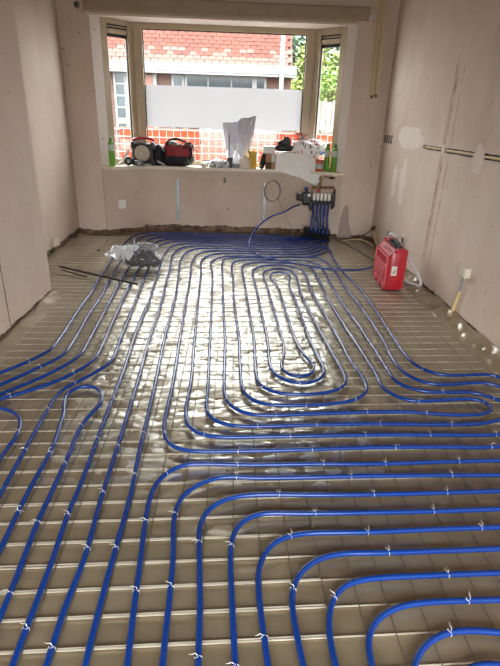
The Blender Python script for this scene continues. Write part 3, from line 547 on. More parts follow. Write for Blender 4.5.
st = obj('sticker', cb(-.046,.004,-.2395,-.2365,.165,.255,.001), mat('sticker_white', S(222,214,202), rough=.5), cs, label='white sticker with a black slanting mark')
bm = NB(); V_ = [bm.verts.new(cc(x,-.2408,z+.02)) for x,z in ((-.037,.166),(-.020,.190),(-.010,.206),(-.006,.216),(-.008,.196),(-.018,.180),(-.012,.172),(-.022,.162),(-.026,.174))]; bm.faces.new(V_); obj('sticker_mark', bm, DARK, st)
bm = NB(); tube(bm, [(1.60,5.02,.40),(1.605,5.0,.445),(1.63,4.93,.44),(1.66,4.83,.385),(1.715,4.80,.305),(1.77,4.68,.21),(1.815,4.61,.125),(1.84,4.58,.065),(1.835,4.59,.034),(1.80,4.64,.028),(1.755,4.74,.028),(1.735,4.88,.03),(1.735,5.0,.04)], lambda q: .0150+.001*math.sin(q*420), seg=10, step=.008)
obj('drain_hose', bm, mat('pale_grey_hose', S(206,202,198), rough=.45), smooth='all', label='pale grey flexible hose draped over the red case and curled by the wall', cat='hose')
# ------------------------------------------------------------------ right wall fittings
tp = thing('tap', (1.86,5.40,.30), 'wall tap with black head and two dark hoses above the red case', 'tap')
bm = NB(); lathe(bm,(1.879,5.38,.335),[(.035,0),(.035,.008),(.02,.016),(.016,.05),(.016,.06)],axis=(-1,0,0)); cyl(bm,(1.83,5.38,.335),(1.74,5.44,.345),.016); obj('tap_body', bm, mat('tap_pale', S(206,200,192), rough=.4), tp, smooth=True)
bm = NB(); lathe(bm,(1.76,5.43,.345),[(.014,0),(.026,.01),(.03,.03),(.024,.045),(.01,.05)],axis=(-1,.4,.25)); obj('tap_knob', bm, BLK, tp, smooth=True)
bm = NB(); tube(bm, [(1.78,5.41,.335),(1.765,5.41,.30),(1.74,5.40,.25),(1.735,5.39,.18)], .010, seg=7, step=.02); tube(bm, [(1.865,5.36,.325),(1.855,5.34,.27),(1.84,5.33,.15),(1.835,5.33,.06)], .008, seg=7, step=.02); obj('tap_hose', bm, mat('dark_hose', S(58,56,58), rough=.5), tp, smooth=True)
# fused cable ends in the corner
cj = thing('cable_junction', (1.83,6.46,.20), 'black taped cable ends sticking out low in the right corner', 'cable')
bm = NB()
for k in range(5): tube(bm, [(1.87,6.46,.17+.015*k),(1.85+.006*math.sin(k),6.44+.02*math.cos(2*k),.18+.013*k),(1.835-.008*k,6.43,.195+.02*math.sin(k*2))], .006, seg=6, step=.02)
obj('cable_ends', bm, DARK, cj, smooth=True)
bm = NB(); tube(bm, [(1.83,6.45,.19),(1.77,6.50,.12),(1.71,6.56,.07),(1.65,6.60,.055),(1.58,6.62,.055)], .006, seg=6, step=.02); obj('lead', bm, DARK, cj, smooth=True)
COND = mat('cream_conduit', S(212,186,134), rough=.45, var=.08, scale=6)
bm = NB(); tube(bm, [(1.845,6.47,.21),(1.85,6.38,.10),(1.85,6.24,.035),(1.85,6.10,.03)], .0095, seg=8, step=.03); tube(bm, [(1.86,6.40,.20),(1.862,6.30,.09),(1.862,6.16,.035),(1.862,6.0,.03)], .0095, seg=8, step=.03)
tube(bm, [(1.46,6.44,.03),(1.58,6.52,.035),(1.70,6.52,.04),(1.77,6.42,.035),(1.80,6.2,.03)], .0095, seg=8, step=.03)
obj('conduit', bm, COND, smooth='all', label='cream conduits running from the right corner cable ends along the floor', cat='conduit')
for i, (x,lab) in enumerate(((1.655,'cream conduit dropping from above, left of the pair in the right corner'),(1.705,'cream conduit dropping from above, right of the pair in the right corner'))):
    bm = NB(); cyl(bm,(x-.012,6.645,2.758),(x+.012,6.643,1.79),.0125); o = obj('conduit', bm, COND, smooth=True, label=lab, cat='conduit', group='conduits above the right corner')
    bm = NB(); lathe(bm,(x+.012,6.64,1.775),[(.016,-.012),(.018,0),(.018,.03),(.014,.034)]); obj('cap', bm, COND, o, smooth=True)
bm = NB(); box(bm,(1.668,6.632,1.755),(.026,.02,.035),bev=.004); box(bm,(1.715,6.632,1.765),(.03,.02,.03),bev=.004); o = obj('clip', bm, mat('brown_clip', S(84,62,48), rough=.5), label='small dark clip under the two hanging cream conduits', cat='clip')
for x, lab, cat_ in ((1.555,'pale round cable rosette at the right end of the curtain board','rosette'),(-1.775,'dark round cable rosette at the left end of the curtain board','rosette')):
    o = thing('cable_rosette', (x,6.65,2.58), lab, cat_); bm = NB(); lathe(bm,(x,6.658,2.585),[(.034,0),(.034,.008),(.024,.016),(.010,.018)],axis=(0,-1,0)); obj('rosette_base', bm, mat('rosette_pale' if x > 0 else 'rosette_dark', S(205,200,200) if x > 0 else S(92,80,74), rough=.4), o, smooth=True)
    bm = NB(); lathe(bm,(x,6.642,2.585),[(.011,0),(.011,.012),(.006,.014)],axis=(0,-1,0)); obj('screw', bm, DARK if x < 0 else STEEL, o, smooth=True)
# chased conduits in the right wall: pairs of tubes in each open stretch
for (a,b,lab) in ((4.73,5.19,'first open chase from the corner with cream conduits in the right wall'),(4.05,4.66,'longest open chase with cream conduits in the right wall'),(3.46,3.93,'open chase with cream conduits nearest the right photo edge')):
    o = thing('chased_conduit', (1.885,(a+b)/2,1.27), lab, 'conduit')
    bm = NB(); cyl(bm,(1.892,a+.03,1.273),(1.892,b-.02,1.270),.0105); obj('conduit', bm, COND, o, smooth=True)
    obj('chase_shade', bx(1.900,1.9045,a-.01,b+.01,1.235,1.31), DARK, o)  # black sheet stands in for the shade at the back of the chase
bm = NB(); 
for k in range(4): tube(bm, [(1.878,6.53-.085*k,1.245),(1.868,6.53-.085*k,1.26),(1.866,6.53-.085*k,1.29),(1.868,6.53-.085*k,1.32),(1.878,6.53-.085*k,1.335)], .007, seg=7, step=.02)
obj('corrugated_conduit', bm, mat('dark_grey_conduit', S(58,58,62), rough=.5), smooth='all', label='row of dark grey corrugated conduit loops high on the right wall by the corner', cat='conduit')
# filler patches: thin raised skims of white filler
FIL = mat('white_filler', S(220,205,192), rough=.85, var=.05, scale=6)
def patch(cy, cz, ry, rz, seed, lab):
    bm = NB(); n = 40; ring = []; inner = []
    for i in range(n):
        a = 2*PI*i/n; r = 1+.32*noise.noise(Vector((math.cos(a)*1.6,math.sin(a)*1.6,seed)))+.12*noise.noise(Vector((math.cos(a)*5,math.sin(a)*5,seed)))
        ring.append(bm.verts.new((1.8795,cy+ry*r*math.cos(a),cz+rz*r*math.sin(a)))); inner.append(bm.verts.new((1.8765,cy+ry*.9*r*math.cos(a),cz+rz*.9*r*math.sin(a))))
    for i in range(n): bm.faces.new((ring[i],ring[(i+1)%n],inner[(i+1)%n],inner[i]))
    bm.faces.new(inner); obj('filler_patch', bm, FIL, wr)
patch(5.65,1.33,.42,.115,1,''); patch(5.68,.86,.11,.24,2,''); patch(5.98,.86,.09,.17,3,''); patch(3.98,1.24,.09,.12,4,''); patch(4.70,1.27,.04,.05,6,'')
DMP = mat('damp_plaster', S(170,150,140), rough=.85, var=.08, scale=5)
bm = NB(); ring = [(1.425,.06),(1.44,.30),(1.47,.42),(1.50,.46),(1.53,.44),(1.55,.33),(1.56,.22),(1.60,.12),(1.64,.03),(1.43,.03)]
lo = [bm.verts.new((x,6.660,z)) for x,z in ring]; hi = [bm.verts.new((x,6.672,z)) for x,z in ring]; bm.faces.new(lo)
for i in range(len(ring)): bm.faces.new((lo[i],lo[(i+1)%len(ring)],hi[(i+1)%len(ring)],hi[i]))
obj('damp_patch', bm, DMP, wb)
# white socket with conduit low on the right wall
so = thing('wall_socket', (1.86,3.79,.33), 'white surface socket box low on the right wall with conduit beneath', 'socket')
IV = mat('ivory_plastic', S(216,206,186), rough=.4)
bm = NB(); box(bm,(1.855,3.775,.415),(.05,.115,.08),bev=.006); obj('socket_box', bm, IV, so, smooth=True)
bm = NB(); box(bm,(1.852,3.836,.415),(.028,.012,.05),bev=.002); obj('socket_slot', bm, mat('brown_slot', S(110,86,62), rough=.6), so)
bm = NB(); cyl(bm,(1.862,3.795,.38),(1.862,3.81,.22),.009); obj('grey_conduit', bm, GREY, so, smooth=True); bm = NB(); cyl(bm,(1.860,3.81,.24),(1.852,3.85,.03),.014); obj('cream_conduit', bm, COND, so, smooth=True)
# left alcove junction box, bay socket, strips
jb = thing('junction_box', (-1.985,5.62,.05), 'pale broken junction box low on the left alcove wall', 'socket')
bm = NB(); box(bm,(-1.985,5.62,.135),(.045,.12,.10),bev=.012); obj('box_body', bm, IV, jb, smooth=True); bm = NB(); box(bm,(-1.98,5.70,.105),(.03,.05,.055),bev=.006); obj('cover', bm, IV, jb, smooth=True)
def sock_at(x,y,z,ang):
    s = thing('wall_socket', (x,y,z-.06), 'white square blank plate on the angled wall under the left of the sill', 'socket'); R_ = Matrix.Rotation(ang,3,'Z')
    bm = NB(); box(bm,(x,y,z),(.095,.016,.11),rot=R_,bev=.004); obj('cover_plate', bm, WPL, s, smooth=True); bm = NB(); o_ = R_@Vector((0,-.009,0)); box(bm,(x+o_.x,y+o_.y,z),(.075,.006,.09),rot=R_,bev=.002); obj('blank_insert', bm, WPL, s)
    bm = NB(); box(bm,(x-.01,y+.002,z-.13),(.012,.008,.15),rot=R_); obj('cable_groove', bm, mat('groove_grey', S(186,170,160), rough=.8), s)
sock_at(-1.455,6.795,.375,math.atan2(.295,.45))
GALV = mat('galvanised_strip', S(150,160,160), rough=.4, metal=.6, var=.2, scale=14)
for x,y,z0,z1,lab in ((-.735,6.952,.16,.70,'galvanised vertical strip on the bay wall, left of the two'),(.435,6.932,.18,.69,'galvanised vertical strip on the bay wall behind the coiled wire')):
    o = thing('mounting_strip', (x,y,z0), lab, 'strip', 'galvanised strips on the bay wall'); obj('rail', bx(x-.016,x+.016,y-.006,y+.004,z0,z1), GALV, o)
    obj('flange', bx(x-.016,x-.012,y-.02,y,z0,z1), GALV, o); bm = NB(); [lathe(bm,(x,y-.006,z),[(.007,0),(.007,.004),(.003,.006)],axis=(0,-1,0),seg=8) for z in (z0+.04,z1-.04)]; obj('screw', bm, STEEL, o)
bm = NB(); box(bm,(-.105,6.937,.70),(.028,.022,.075),bev=.003); box(bm,(-.09,6.93,.69),(.012,.03,.04),bev=.002); obj('clip', bm, mat('grey_green_metal', S(112,116,108), rough=.5), label='small grey metal clip under the middle of the sill', cat='clip')
bm = NB()
for k in range(4): tube(bm, [(.53+.105*math.cos(a)+.006*k,6.912-.006*k,.575+.135*math.sin(a)+.004*k) for a in [2*PI*i/28 for i in range(28)]], .0035, seg=5, closed=True)
tube(bm, [(.62,6.90,.50),(.66,6.89,.40),(.74,6.88,.24),(.84,6.86,.08),(.88,6.84,.03)], .003, seg=5, step=.04)
obj('wire_coil', bm, mat('pale_grey_wire', S(160,150,140), rough=.5), smooth='all', label='coil of thin grey wire hanging on the bay wall above the pipes', cat='wire')
# ------------------------------------------------------------------ things on the sill
SZ = .869
GRN = mat('green_can', S(96,150,36), rough=.35, var=.08); LBL = mat('can_label', S(196,200,190), rough=.5, var=.25, scale=30, col2=S(140,150,140))
def can(x, y, lab, h=.335, r=.036, up=0):
    c = thing('foam_can', (x,y,SZ), lab, 'can', 'tall green cans on the sill')
    bm = NB(); lathe(bm,(x,y,SZ),[(r*.93,0),(r,.006),(r,.62*h),(r,.80*h),(r*.85,.85*h),(r*.55,.875*h)]); obj('can_body', bm, GRN, c, smooth=True)
    bm = NB(); lathe(bm,(x,y,SZ+.55*h),[(r*1.012,0),(r*1.012,.22*h)]); obj('can_label', bm, LBL, c, smooth=True, label='pale printed band')
    bm = NB(); lathe(bm,(x,y,SZ+.86*h),[(r*.6,0),(r*.62,.02),(r*.62,.09*h),(r*.5,.12*h),(r*.3,.14*h)]); obj('cap', bm, mat('dark_green_cap', S(74,112,40), rough=.4), c, smooth=True)
can(-1.515,6.665,'green foam can alone at the left end of the sill'); can(1.205,6.715,'green foam can left of the two at the right end of the sill'); can(1.290,6.665,'green foam can right of the two at the right end of the sill')
# site radio
CAR = mat('beige_cone', S(190,174,154), rough=.7, var=.06)
ra = thing('site_radio', (-1.15,6.90,SZ), 'black site radio with round beige speaker and red carrying handle', 'radio')
bm = NB(); box(bm,(-1.155,6.92,SZ+.145),(.27,.16,.25),bev=.03); obj('radio_body', bm, BLK, ra, smooth=True)
for sx in (-1,1):
    for sz in (0,1): bm = NB(); box(bm,(-1.155+sx*.125,6.91,SZ+.045+.20*sz),(.05,.19,.085),bev=.018); obj('corner_bumper', bm, mat('dark_bumper', S(52,50,50), rough=.6), ra, smooth=True)
bm = NB(); lathe(bm,(-1.165,6.842,SZ+.150),[(.118,0),(.118,.014),(.104,.02),(.100,.012)],axis=(0,-1,0),seg=28); obj('speaker_ring', bm, BLK, ra, smooth=True)
bm = NB(); lathe(bm,(-1.165,6.838,SZ+.150),[(.100,0),(.098,.008),(.05,.016),(.026,.018),(.020,.024),(.008,.025)],axis=(0,-1,0),seg=28); obj('speaker_cone', bm, CAR, ra, smooth=True, label='round beige speaker cone')
bm = NB(); tube(bm, [(-1.29,6.93,SZ+.25),(-1.285,6.92,SZ+.30),(-1.25,6.915,SZ+.318),(-1.05,6.915,SZ+.318),(-1.02,6.92,SZ+.30),(-1.015,6.93,SZ+.25)], .017, seg=8, step=.02); obj('handle', bm, REDP, ra, smooth='all', label='red carrying handle')
bm = NB(); tube(bm, [(-1.30,6.90,SZ+.27),(-1.302,6.90,SZ+.14),(-1.305,6.89,SZ+.03)], .011, seg=6); tube(bm, [(-1.01,6.90,SZ+.27),(-1.005,6.90,SZ+.14),(-1.003,6.89,SZ+.03)], .011, seg=6); obj('guard_bar', bm, GREY, ra, smooth=True)
tn = thing('tin', (-1.19,6.765,SZ), 'small round grey tin in front of the site radio', 'tin'); bm = NB(); lathe(bm,(-1.19,6.765,SZ),[(.052,0),(.054,.004),(.054,.05),(.05,.052)]); obj('tin_body', bm, mat('grey_tin', S(130,130,132), rough=.4, metal=.4), tn, smooth=True); bm = NB(); lathe(bm,(-1.19,6.765,SZ+.048),[(.057,0),(.057,.014),(.05,.018)]); obj('lid', bm, mat('dark_tin_lid', S(96,96,100), rough=.4, metal=.4), tn, smooth=True)
rl = thing('tape_roll', (-1.335,6.79,SZ), 'dark roll of tape standing left of the small grey tin', 'tape'); bm = NB(); 
tube(bm, [(-1.335+.036*math.cos(a),6.79,SZ+.055+.036*math.sin(a)) for a in [2*PI*i/20 for i in range(20)]], .019, seg=8, closed=True); obj('tape', bm, BLK, rl, smooth=True); bm = NB(); tube(bm, [(-1.335+.02*math.cos(a),6.79,SZ+.055+.02*math.sin(a)) for a in [2*PI*i/16 for i in range(16)]], .006, seg=6, closed=True); obj('core', bm, LBL, rl, smooth=True)
o = obj('paper_sheet', grid(lambda u,v: Vector((-1.49+.17*u+.02*v,6.70+.02*u+.05*v,SZ+.012+.20*u*(.35+.65*u)*(1-.15*v)+.006*nz(u*3,v*3,1))),10,6,.002), mat('white_paper', S(232,230,226), rough=.7), smooth=True, label='white sheet leaning against the left side of the site radio', cat='paper')
# tool bag
RDF = mat('dark_red_fabric', S(150,20,34), rough=.6, var=.25, scale=12); BKF = mat('black_fabric', S(22,21,23), rough=.7, var=.3, scale=18, bump=.4, bscale=40); GLV = mat('grey_clutter', S(176,172,166), rough=.5, var=.4, scale=18, col2=S(70,68,68))
tb = thing('tool_bag', (-.73,6.90,SZ), 'black and dark red open tool bag bulging with tools beside the radio', 'bag')
bm = blob((-.72,6.90,SZ+.125),(.215,.115,.165),.14,9,5,seed=4); obj('bag_body', bm, BKF, tb, smooth='all')
for k,(x,wd) in enumerate(((-.80,.045),(-.70,.05),(-.60,.05))):
    bm = grid(lambda u,v: Vector((x-wd+2*wd*u,6.90-.125*math.sqrt(max(.05,1-((x-wd+2*wd*u+.72)/.23)**2))-.010-.004*nz(u*4,v*4,k),SZ+.13+.13*v)),8,8,.004); obj('pocket', bm, RDF, tb, smooth=True, label='dark red pocket')
for yy,hh in ((6.82,.34),(6.94,.325)):
    bm = NB(); tube(bm, [(-.87,yy,SZ+.20),(-.86,yy,SZ+.27),(-.80,yy-.01,SZ+hh-.02),(-.72,yy-.015,SZ+hh),(-.62,yy-.01,SZ+hh-.035),(-.56,yy,SZ+.27),(-.545,yy,SZ+.20)], .011, seg=7, step=.02); obj('strap', bm, BKF, tb, smooth='all')
for P_ in ([(-.66,6.80,SZ+.235),(-.60,6.785,SZ+.27),(-.53,6.80,SZ+.29)],[(-.70,6.79,SZ+.21),(-.62,6.775,SZ+.235),(-.53,6.80,SZ+.24)],[(-.90,6.82,SZ+.10),(-.86,6.79,SZ+.20),(-.84,6.81,SZ+.29)],[(-.545,6.82,SZ+.26),(-.53,6.80,SZ+.16),(-.55,6.80,SZ+.06)]): bm = NB(); tube(bm, P_, .010, seg=6, step=.015); obj('strap', bm, BKF, tb, smooth='all')
bm = blob((-.79,6.86,SZ+.27),(.085,.06,.045),.25,14,3,seed=9,flat=False); obj('rag', bm, GLV, tb, smooth='all', label='grey rag on top')
bm = blob((-.775,6.815,SZ+.245),(.035,.02,.02),.1,14,3,seed=2,flat=False); obj('tape_measure', bm, mat('yellow_plastic', S(214,170,60), rough=.4), tb, smooth='all', label='yellow measure')
bm = NB()
for k in range(9): 
    x = -.66+.025*k; cyl(bm,(x,6.87+.01*(k%3),SZ+.2),(x+.06*math.sin(k*1.7),6.83,SZ+.30+.03*math.cos(k*2.3)),.008,seg=7)
obj('tool_handles', bm, GLV, tb, smooth=True)
bm = blob((-.965,6.93,SZ+.11),(.075,.07,.15),.16,9,3,seed=12); o = obj('pouch', bm, BKF, smooth='all', label='black slumped pouch squeezed between radio and tool bag', cat='pouch'); centre(o)
bm = NB(); tube(bm, [(-.97,6.80,SZ+.06),(-.94,6.79,SZ+.05),(-.90,6.79,SZ+.03),(-.87,6.79,SZ+.012)], .012, seg=7, step=.01); obj('cable_end', bm, LBL, smooth=True, label='short pale cable end lying in front of the black pouch', cat='cable')
# small things in the middle
o = obj('plug', box(NB(),(-.375,6.83,SZ+.028),(.07,.05,.055),bev=.01), IV, smooth=True, label='small cream block on the sill right of the tool bag', cat='block'); centre(o)
CRU = mat('crumpled_print', S(226,224,222), rough=.6, var=.5, scale=26, col2=S(70,72,74))
for x,y,s,sd,lab in ((-.325,6.92,.045,5,'crumpled printed wrapper, small one right of the cream block'),(-.22,6.86,.065,6,'crumpled printed wrapper in the middle of the sill'),(-.13,6.85,.065,7,'crumpled printed wrapper next to the walkie-talkie')):
    o = obj('wrapper', blob((x,y,SZ+s*.55),(s*1.15,s*.8,s*.8),.28,22,4,seed=sd,sharp=True), CRU, label=lab, cat='wrapper', group='crumpled wrappers on the sill'); centre(o)
PAP = mat('white_sack_paper', S(226,224,236), rough=.75, var=.05, scale=4)
def sack(x0,x1,y,z1,lean,seed,lab,PAP=PAP):
    s = thing('paper_sack', ((x0+x1)/2,y,SZ), lab, 'sack', 'white paper sacks standing on the sill'); H_ = z1-SZ
    def f(side):
        def g(u,v):
            c = abs(2*u-1); th = (.045*(1-c**4)*(1-.9*v)+.003)*side; w_ = x0+(x1-x0)*(.5+(u-.5)*(.8+.35*v))
            return Vector((w_+lean*v+.02*nz(u*2,v*3,seed)+.012*(u-.5)*v, y+th+.045*v*v+.010*nz(u*4,v*5,seed+side)+.016*(1-2*abs(nz(u*4+v*3,v*4-u,seed)))+.010*(1-2*abs(nz(u*8-v*3,v*7,seed+2))), SZ+.003+H_*v*(1-(.03*math.sin(u*3+seed)+.012*math.sin(u*11+seed))*v*v)))
        return g
    obj('sack_front', grid(f(-1),26,30), PAP, s, smooth='all'); obj('sack_back', grid(f(1),26,30), PAP, s, smooth='all')
sack(-.10,.10,6.985,1.40,-.02,3,'white paper sack standing on the sill, shorter one at left'); sack(.05,.235,6.955,1.475,.04,8,'white paper sack standing on the sill, taller one at right', mat('shaded_sack_paper', S(204,202,214), rough=.75, var=.05, scale=4))  # greyer paper copy puts the right sack's shading into its colour
wt = thing('walkie_talkie', (-.04,6.86,SZ), 'black handheld radio with a long thin antenna in front of the paper sacks', 'radio'); bm = NB(); box(bm,(-.04,6.86,SZ+.062),(.075,.04,.124),bev=.008); obj('radio_body', bm, BLK, wt, smooth=True); bm = NB(); cyl(bm,(-.052,6.865,SZ+.12),(-.05,6.872,SZ+.40),.0075,.0055); obj('antenna', bm, BLK, wt, smooth=True)
CLR = film_mat('clear_plastic', (.9,.9,.9,1), .55, .5, .1, .12)
sp = thing('spray_bottle', (.045,6.845,SZ), 'clear plastic spray bottle between the handheld radio and the tissue', 'bottle')
bm = NB(); lathe(bm,(.045,6.845,SZ),[(.042,0),(.046,.006),(.046,.12),(.04,.16),(.018,.205),(.016,.22)]); obj('bottle', bm, CLR, sp, smooth=True); bm = NB(); lathe(bm,(.045,6.845,SZ+.004),[(.043,0),(.043,.055),(.02,.056)]); obj('contents', bm, mat('grey_liquid', S(120,118,116), rough=.3), sp, smooth=True)
bm = NB(); lathe(bm,(.045,6.845,SZ+.215),[(.02,0),(.02,.03),(.013,.035),(.013,.05)]); box(bm,(.03,6.845,SZ+.28),(.07,.024,.03),bev=.006); box(bm,(.012,6.845,SZ+.25),(.01,.014,.05),rot=Matrix.Rotation(.4,3,'Y'),bev=.003); obj('trigger', bm, WPL, sp, smooth=True)
o = obj('tissue', blob((.155,6.83,SZ+.055),(.065,.05,.085),.28,11,4,seed=21,sharp=True), mat('beige_tissue', S(226,210,194), rough=.9, var=.05), smooth='all', label='crumpled beige tissue left of the yellow box', cat='tissue'); centre(o)
yb_ = thing('carton', (.255,6.85,SZ), 'upright mustard yellow carton on the sill', 'box'); bm = NB(); box(bm,(.255,6.85,SZ+.108),(.10,.07,.215),bev=.003); obj('carton_body', bm, mat('mustard_card', S(214,168,20), rough=.55, var=.08), yb_)
bm = NB(); box(bm,(.205,6.845,SZ+.20),(.02,.06,.06),rot=Matrix.Rotation(-.4,3,'Y')); obj('open_flap', bm, mat('brown_card', S(166,128,88), rough=.8), yb_); bm = NB(); [box(bm,(.255,6.8145,SZ+z),(.08,.002,.006)) for z in (.06,.11,.15)]; obj('print_lines', bm, mat('dark_mustard', S(170,124,10), rough=.6), yb_)
br = thing('brush', (.375,6.86,SZ), 'black bristly brush leaning upright between yellow carton and cardboard box', 'brush'); bm = blob((.375,6.86,SZ+.115),(.04,.035,.115),.14,20,4,seed=5,flat=False); bmesh.ops.rotate(bm, cent=(.375,6.86,SZ), matrix=Matrix.Rotation(.22,3,'Y'), verts=bm.verts[:]); obj('bristles', bm, BKF, br, smooth='all'); bm = NB(); cyl(bm,(.36,6.88,SZ+.001),(.372,6.87,SZ+.06),.012); obj('handle', bm, BLK, br, smooth=True)
# cardboard box with the cloth over it
CARD = mat('brown_cardboard', S(176,136,98), rough=.85, var=.1, scale=5)
cb_ = thing('cardboard_box', (.66,6.90,SZ), 'brown cardboard box with dark lower half under the white cloth', 'box'); obj('box_body', bx(.425,.86,6.80,7.0,SZ,1.056,bev=.003), CARD, cb_)
obj('dark_print', bx(.4235,.50,6.7985,6.86,SZ+.004,SZ+.085), mat('dark_brown_print', S(84,52,34), rough=.7), cb_); obj('tape_strip', bx(.50,.545,6.797,6.802,SZ+.09,1.054), mat('white_tape', S(206,202,196), rough=.5), cb_); obj('tape_strip', bx(.420,.855,6.84,6.90,1.055,1.058), mat('white_tape', S(206,202,196), rough=.5), cb_)
wx = thing('white_box', (.465,6.87,1.059), 'small white lidded box on top of the cardboard box', 'box'); bm = NB(); box(bm,(.465,6.87,1.059+.036),(.155,.10,.072),bev=.008); obj('box_base', bm, WPL, wx, smooth=True); bm = NB(); box(bm,(.465,6.87,1.059+.08),(.165,.108,.02),bev=.006); obj('lid', bm, WPL, wx, smooth=True)
CLO = mat('white_cloth', S(242,239,233), rough=.9, var=.05, scale=3, bump=.1)
def cloth(u,v):
    x = .548+.70*u; L1 = .30                               # v: 0 back of the box top -> 1 lower hem
    top = 1.078-.02*u-.075*max(0,u-.45)/.55+.012*nz(u*5,v*3,2)
    drop = (.205+.125*min(1,u/.74)) if u < .76 else .330-1.05*(u-.76)
    if v < .45: return Vector((x+.01*nz(u*3,v*6,1),6.99-.215*v/.45,top+.008*nz(u*9,v*9,5)))
    t = (v-.45)/.55; r = min(1,t*5)
    return Vector((x+.02*t*u-.03*t*max(0,u-.62)+.008*nz(u*4,t*3,3),6.775-.02*math.sin(r*PI/2)-.012*math.sin(u*15+2.5*t)*t-.022*nz(u*5,t*2.5,7)-.010*(1-2*abs(nz(u*7-t*3,t*3,17))),top-drop*t-.008*(1-math.cos(r*PI/2))))
obj('dust_cloth', grid(cloth,56,44,.004), CLO, smooth='all', label='white cloth draped over the cardboard box and hanging below the sill', cat='cloth')
dt = thing('power_tool', (.67,6.88,1.085), 'black power tool lying on the white cloth', 'tool'); bm = blob((.66,6.87,1.13),(.125,.065,.055),.12,10,4,seed=31); obj('motor_housing', bm, BLK, dt, smooth='all'); bm = NB(); box(bm,(.69,6.88,1.20),(.11,.07,.07),bev=.016); cyl(bm,(.64,6.88,1.21),(.575,6.86,1.17),.026); obj('grip', bm, BLK, dt, smooth=True); bm = NB(); box(bm,(.685,6.88,1.248),(.075,.055,.04),bev=.010); obj('battery', bm, mat('dark_grey_tool', S(60,60,62), rough=.5), dt, smooth=True)
# printed plastic and cable tangle
pm = mat('printed_white_plastic', S(232,230,228), rough=.5); nt = pm.node_tree; vo = nt.nodes.new('ShaderNodeTexVoronoi'); vo.inputs['Scale'].default_value = 75; tcn = nt.nodes.new('ShaderNodeTexCoord'); mpn = nt.nodes.new('ShaderNodeMapping'); mpn.inputs['Scale'].default_value = (1,1,.35); mpn.inputs['Rotation'].default_value = (0,.6,0)
nt.links.new(tcn.outputs['Object'], mpn.inputs[0]); nt.links.new(mpn.outputs[0], vo.inputs['Vector']); rp = nt.nodes.new('ShaderNodeValToRGB'); rp.color_ramp.interpolation = 'CONSTANT'; es = rp.color_ramp.elements; es[0].color = S(206,104,96); es[1].position = .10; es[1].color = S(236,234,232)
for p_,c_ in ((.60,S(234,232,230)),(.72,S(226,190,184)),(.80,S(238,236,234)),(.92,S(90,96,120))): x = es.new(p_); x.color = c_
sepc = nt.nodes.new('ShaderNodeSeparateColor'); nt.links.new(vo.outputs['Color'], sepc.inputs[0]); nt.links.new(sepc.outputs[0], rp.inputs[0]); nt.links.new(rp.outputs[0], nt.nodes['Principled BSDF'].inputs['Base Color'])
o = obj('plastic_wrap', blob((1.0,6.90,1.115),(.215,.10,.115),.22,8,5,seed=44,sharp=True), pm, smooth=True, label='heap of white printed plastic wrap with red stripes on the cloth', cat='plastic'); centre(o)
bm = NB(); box(bm,(1.15,6.80,1.085),(.07,.02,.022),rot=Matrix.Rotation(-.35,3,'Y'),bev=.004); obj('blue_tag', bm, mat('blue_tag', S(60,110,190), rough=.5), label='small blue label at the right of the plastic heap', cat='tag')
for k,(c,cn,lab) in enumerate(((S(200,60,56),'red_wire','thin red wire curling above the white plastic heap'),(S(40,40,46),'black_wire','thin black wire curling above the white plastic heap'),(S(224,190,180),'pink_wire','thin pale pink wire curling above the white plastic heap'))):
    bm = NB(); r = random.Random(50+k); P_ = [(.76,6.90,1.12)]
    for i in range(12): P_.append((.72+.24*r.random(),6.86+.07*r.random(),1.16+.16*r.random()))
    P_.append((.93,6.9,1.15)); tube(bm, P_, .0035, seg=5, step=.012); obj('loose_wire', bm, mat(cn, c, rough=.5), smooth='all', label=lab, cat='wire', group='loose wires on the cloth')
jr = thing('paint_pot', (1.11,6.705,SZ), 'small orange-red pot with pale label beside the green cans', 'pot'); bm = NB(); lathe(bm,(1.11,6.705,SZ),[(.046,0),(.05,.005),(.05,.125),(.047,.13)]); obj('pot_body', bm, mat('orange_red_pot', S(192,82,48), rough=.4, var=.1), jr, smooth=True); bm = NB(); lathe(bm,(1.11,6.705,SZ+.035),[(.0508,0),(.0508,.06)]); obj('pot_label', bm, LBL, jr, smooth=True); bm = NB(); lathe(bm,(1.11,6.705,SZ+.128),[(.052,0),(.052,.016),(.045,.02)]); obj('lid', bm, mat('red_lid', S(150,46,36), rough=.4), jr, smooth=True)
# ------------------------------------------------------------------ on the floor: bag of fixings and threaded rod
bg_ = thing('plastic_bag', (-1.0,5.05,.04), 'clear plastic bag filled with black fixings lying on the left pipes', 'bag')
FIX = mat('black_fixings', S(24,24,26), rough=.5, var=.4, scale=40)
bm = NB(); r = random.Random(3)
for i in range(240):
    a = r.random()*2*PI; q = math.sqrt(r.random()); x = -.90+.165*q*math.cos(a); y = 5.02+.13*q*math.sin(a); z = .085+r.random()*.14*max(.1,(1-q*q))
    d = Vector((r.gauss(0,1),r.gauss(0,1),r.gauss(0,.7))).normalized()*r.uniform(.022,.036); cyl(bm,Vector((x,y,z))-d,Vector((x,y,z))+d,r.uniform(.007,.011),seg=6)
obj('fixings', bm, FIX, bg_, kind='stuff')
CLB = film_mat('thin_clear_film', (.93,.94,.95,1), .92, .35, .14, .06); CLB2 = film_mat('thin_clear_film_folded', (.94,.95,.96,1), .18, .35, .15, .16)
bm = blob((-.905,5.02,.150),(.20,.16,.135),.13,7,5,seed=61,sharp=True); obj('bag_film', bm, CLB, bg_, smooth=True)
def tail(u,v): # the loose empty end, flattened with crumples
    w_ = .12+.11*u; return Vector((-.98-.29*u+.04*nz(v*4,u*3,2),5.06+w_*(2*v-1)+.10*u,.085+.15*(1-u)**1.2*(1-.6*(2*v-1)**2)+.05*u+.045*(1-2*abs(nz(u*4,v*5,9)))+.02*nz(u*11,v*12,3)))
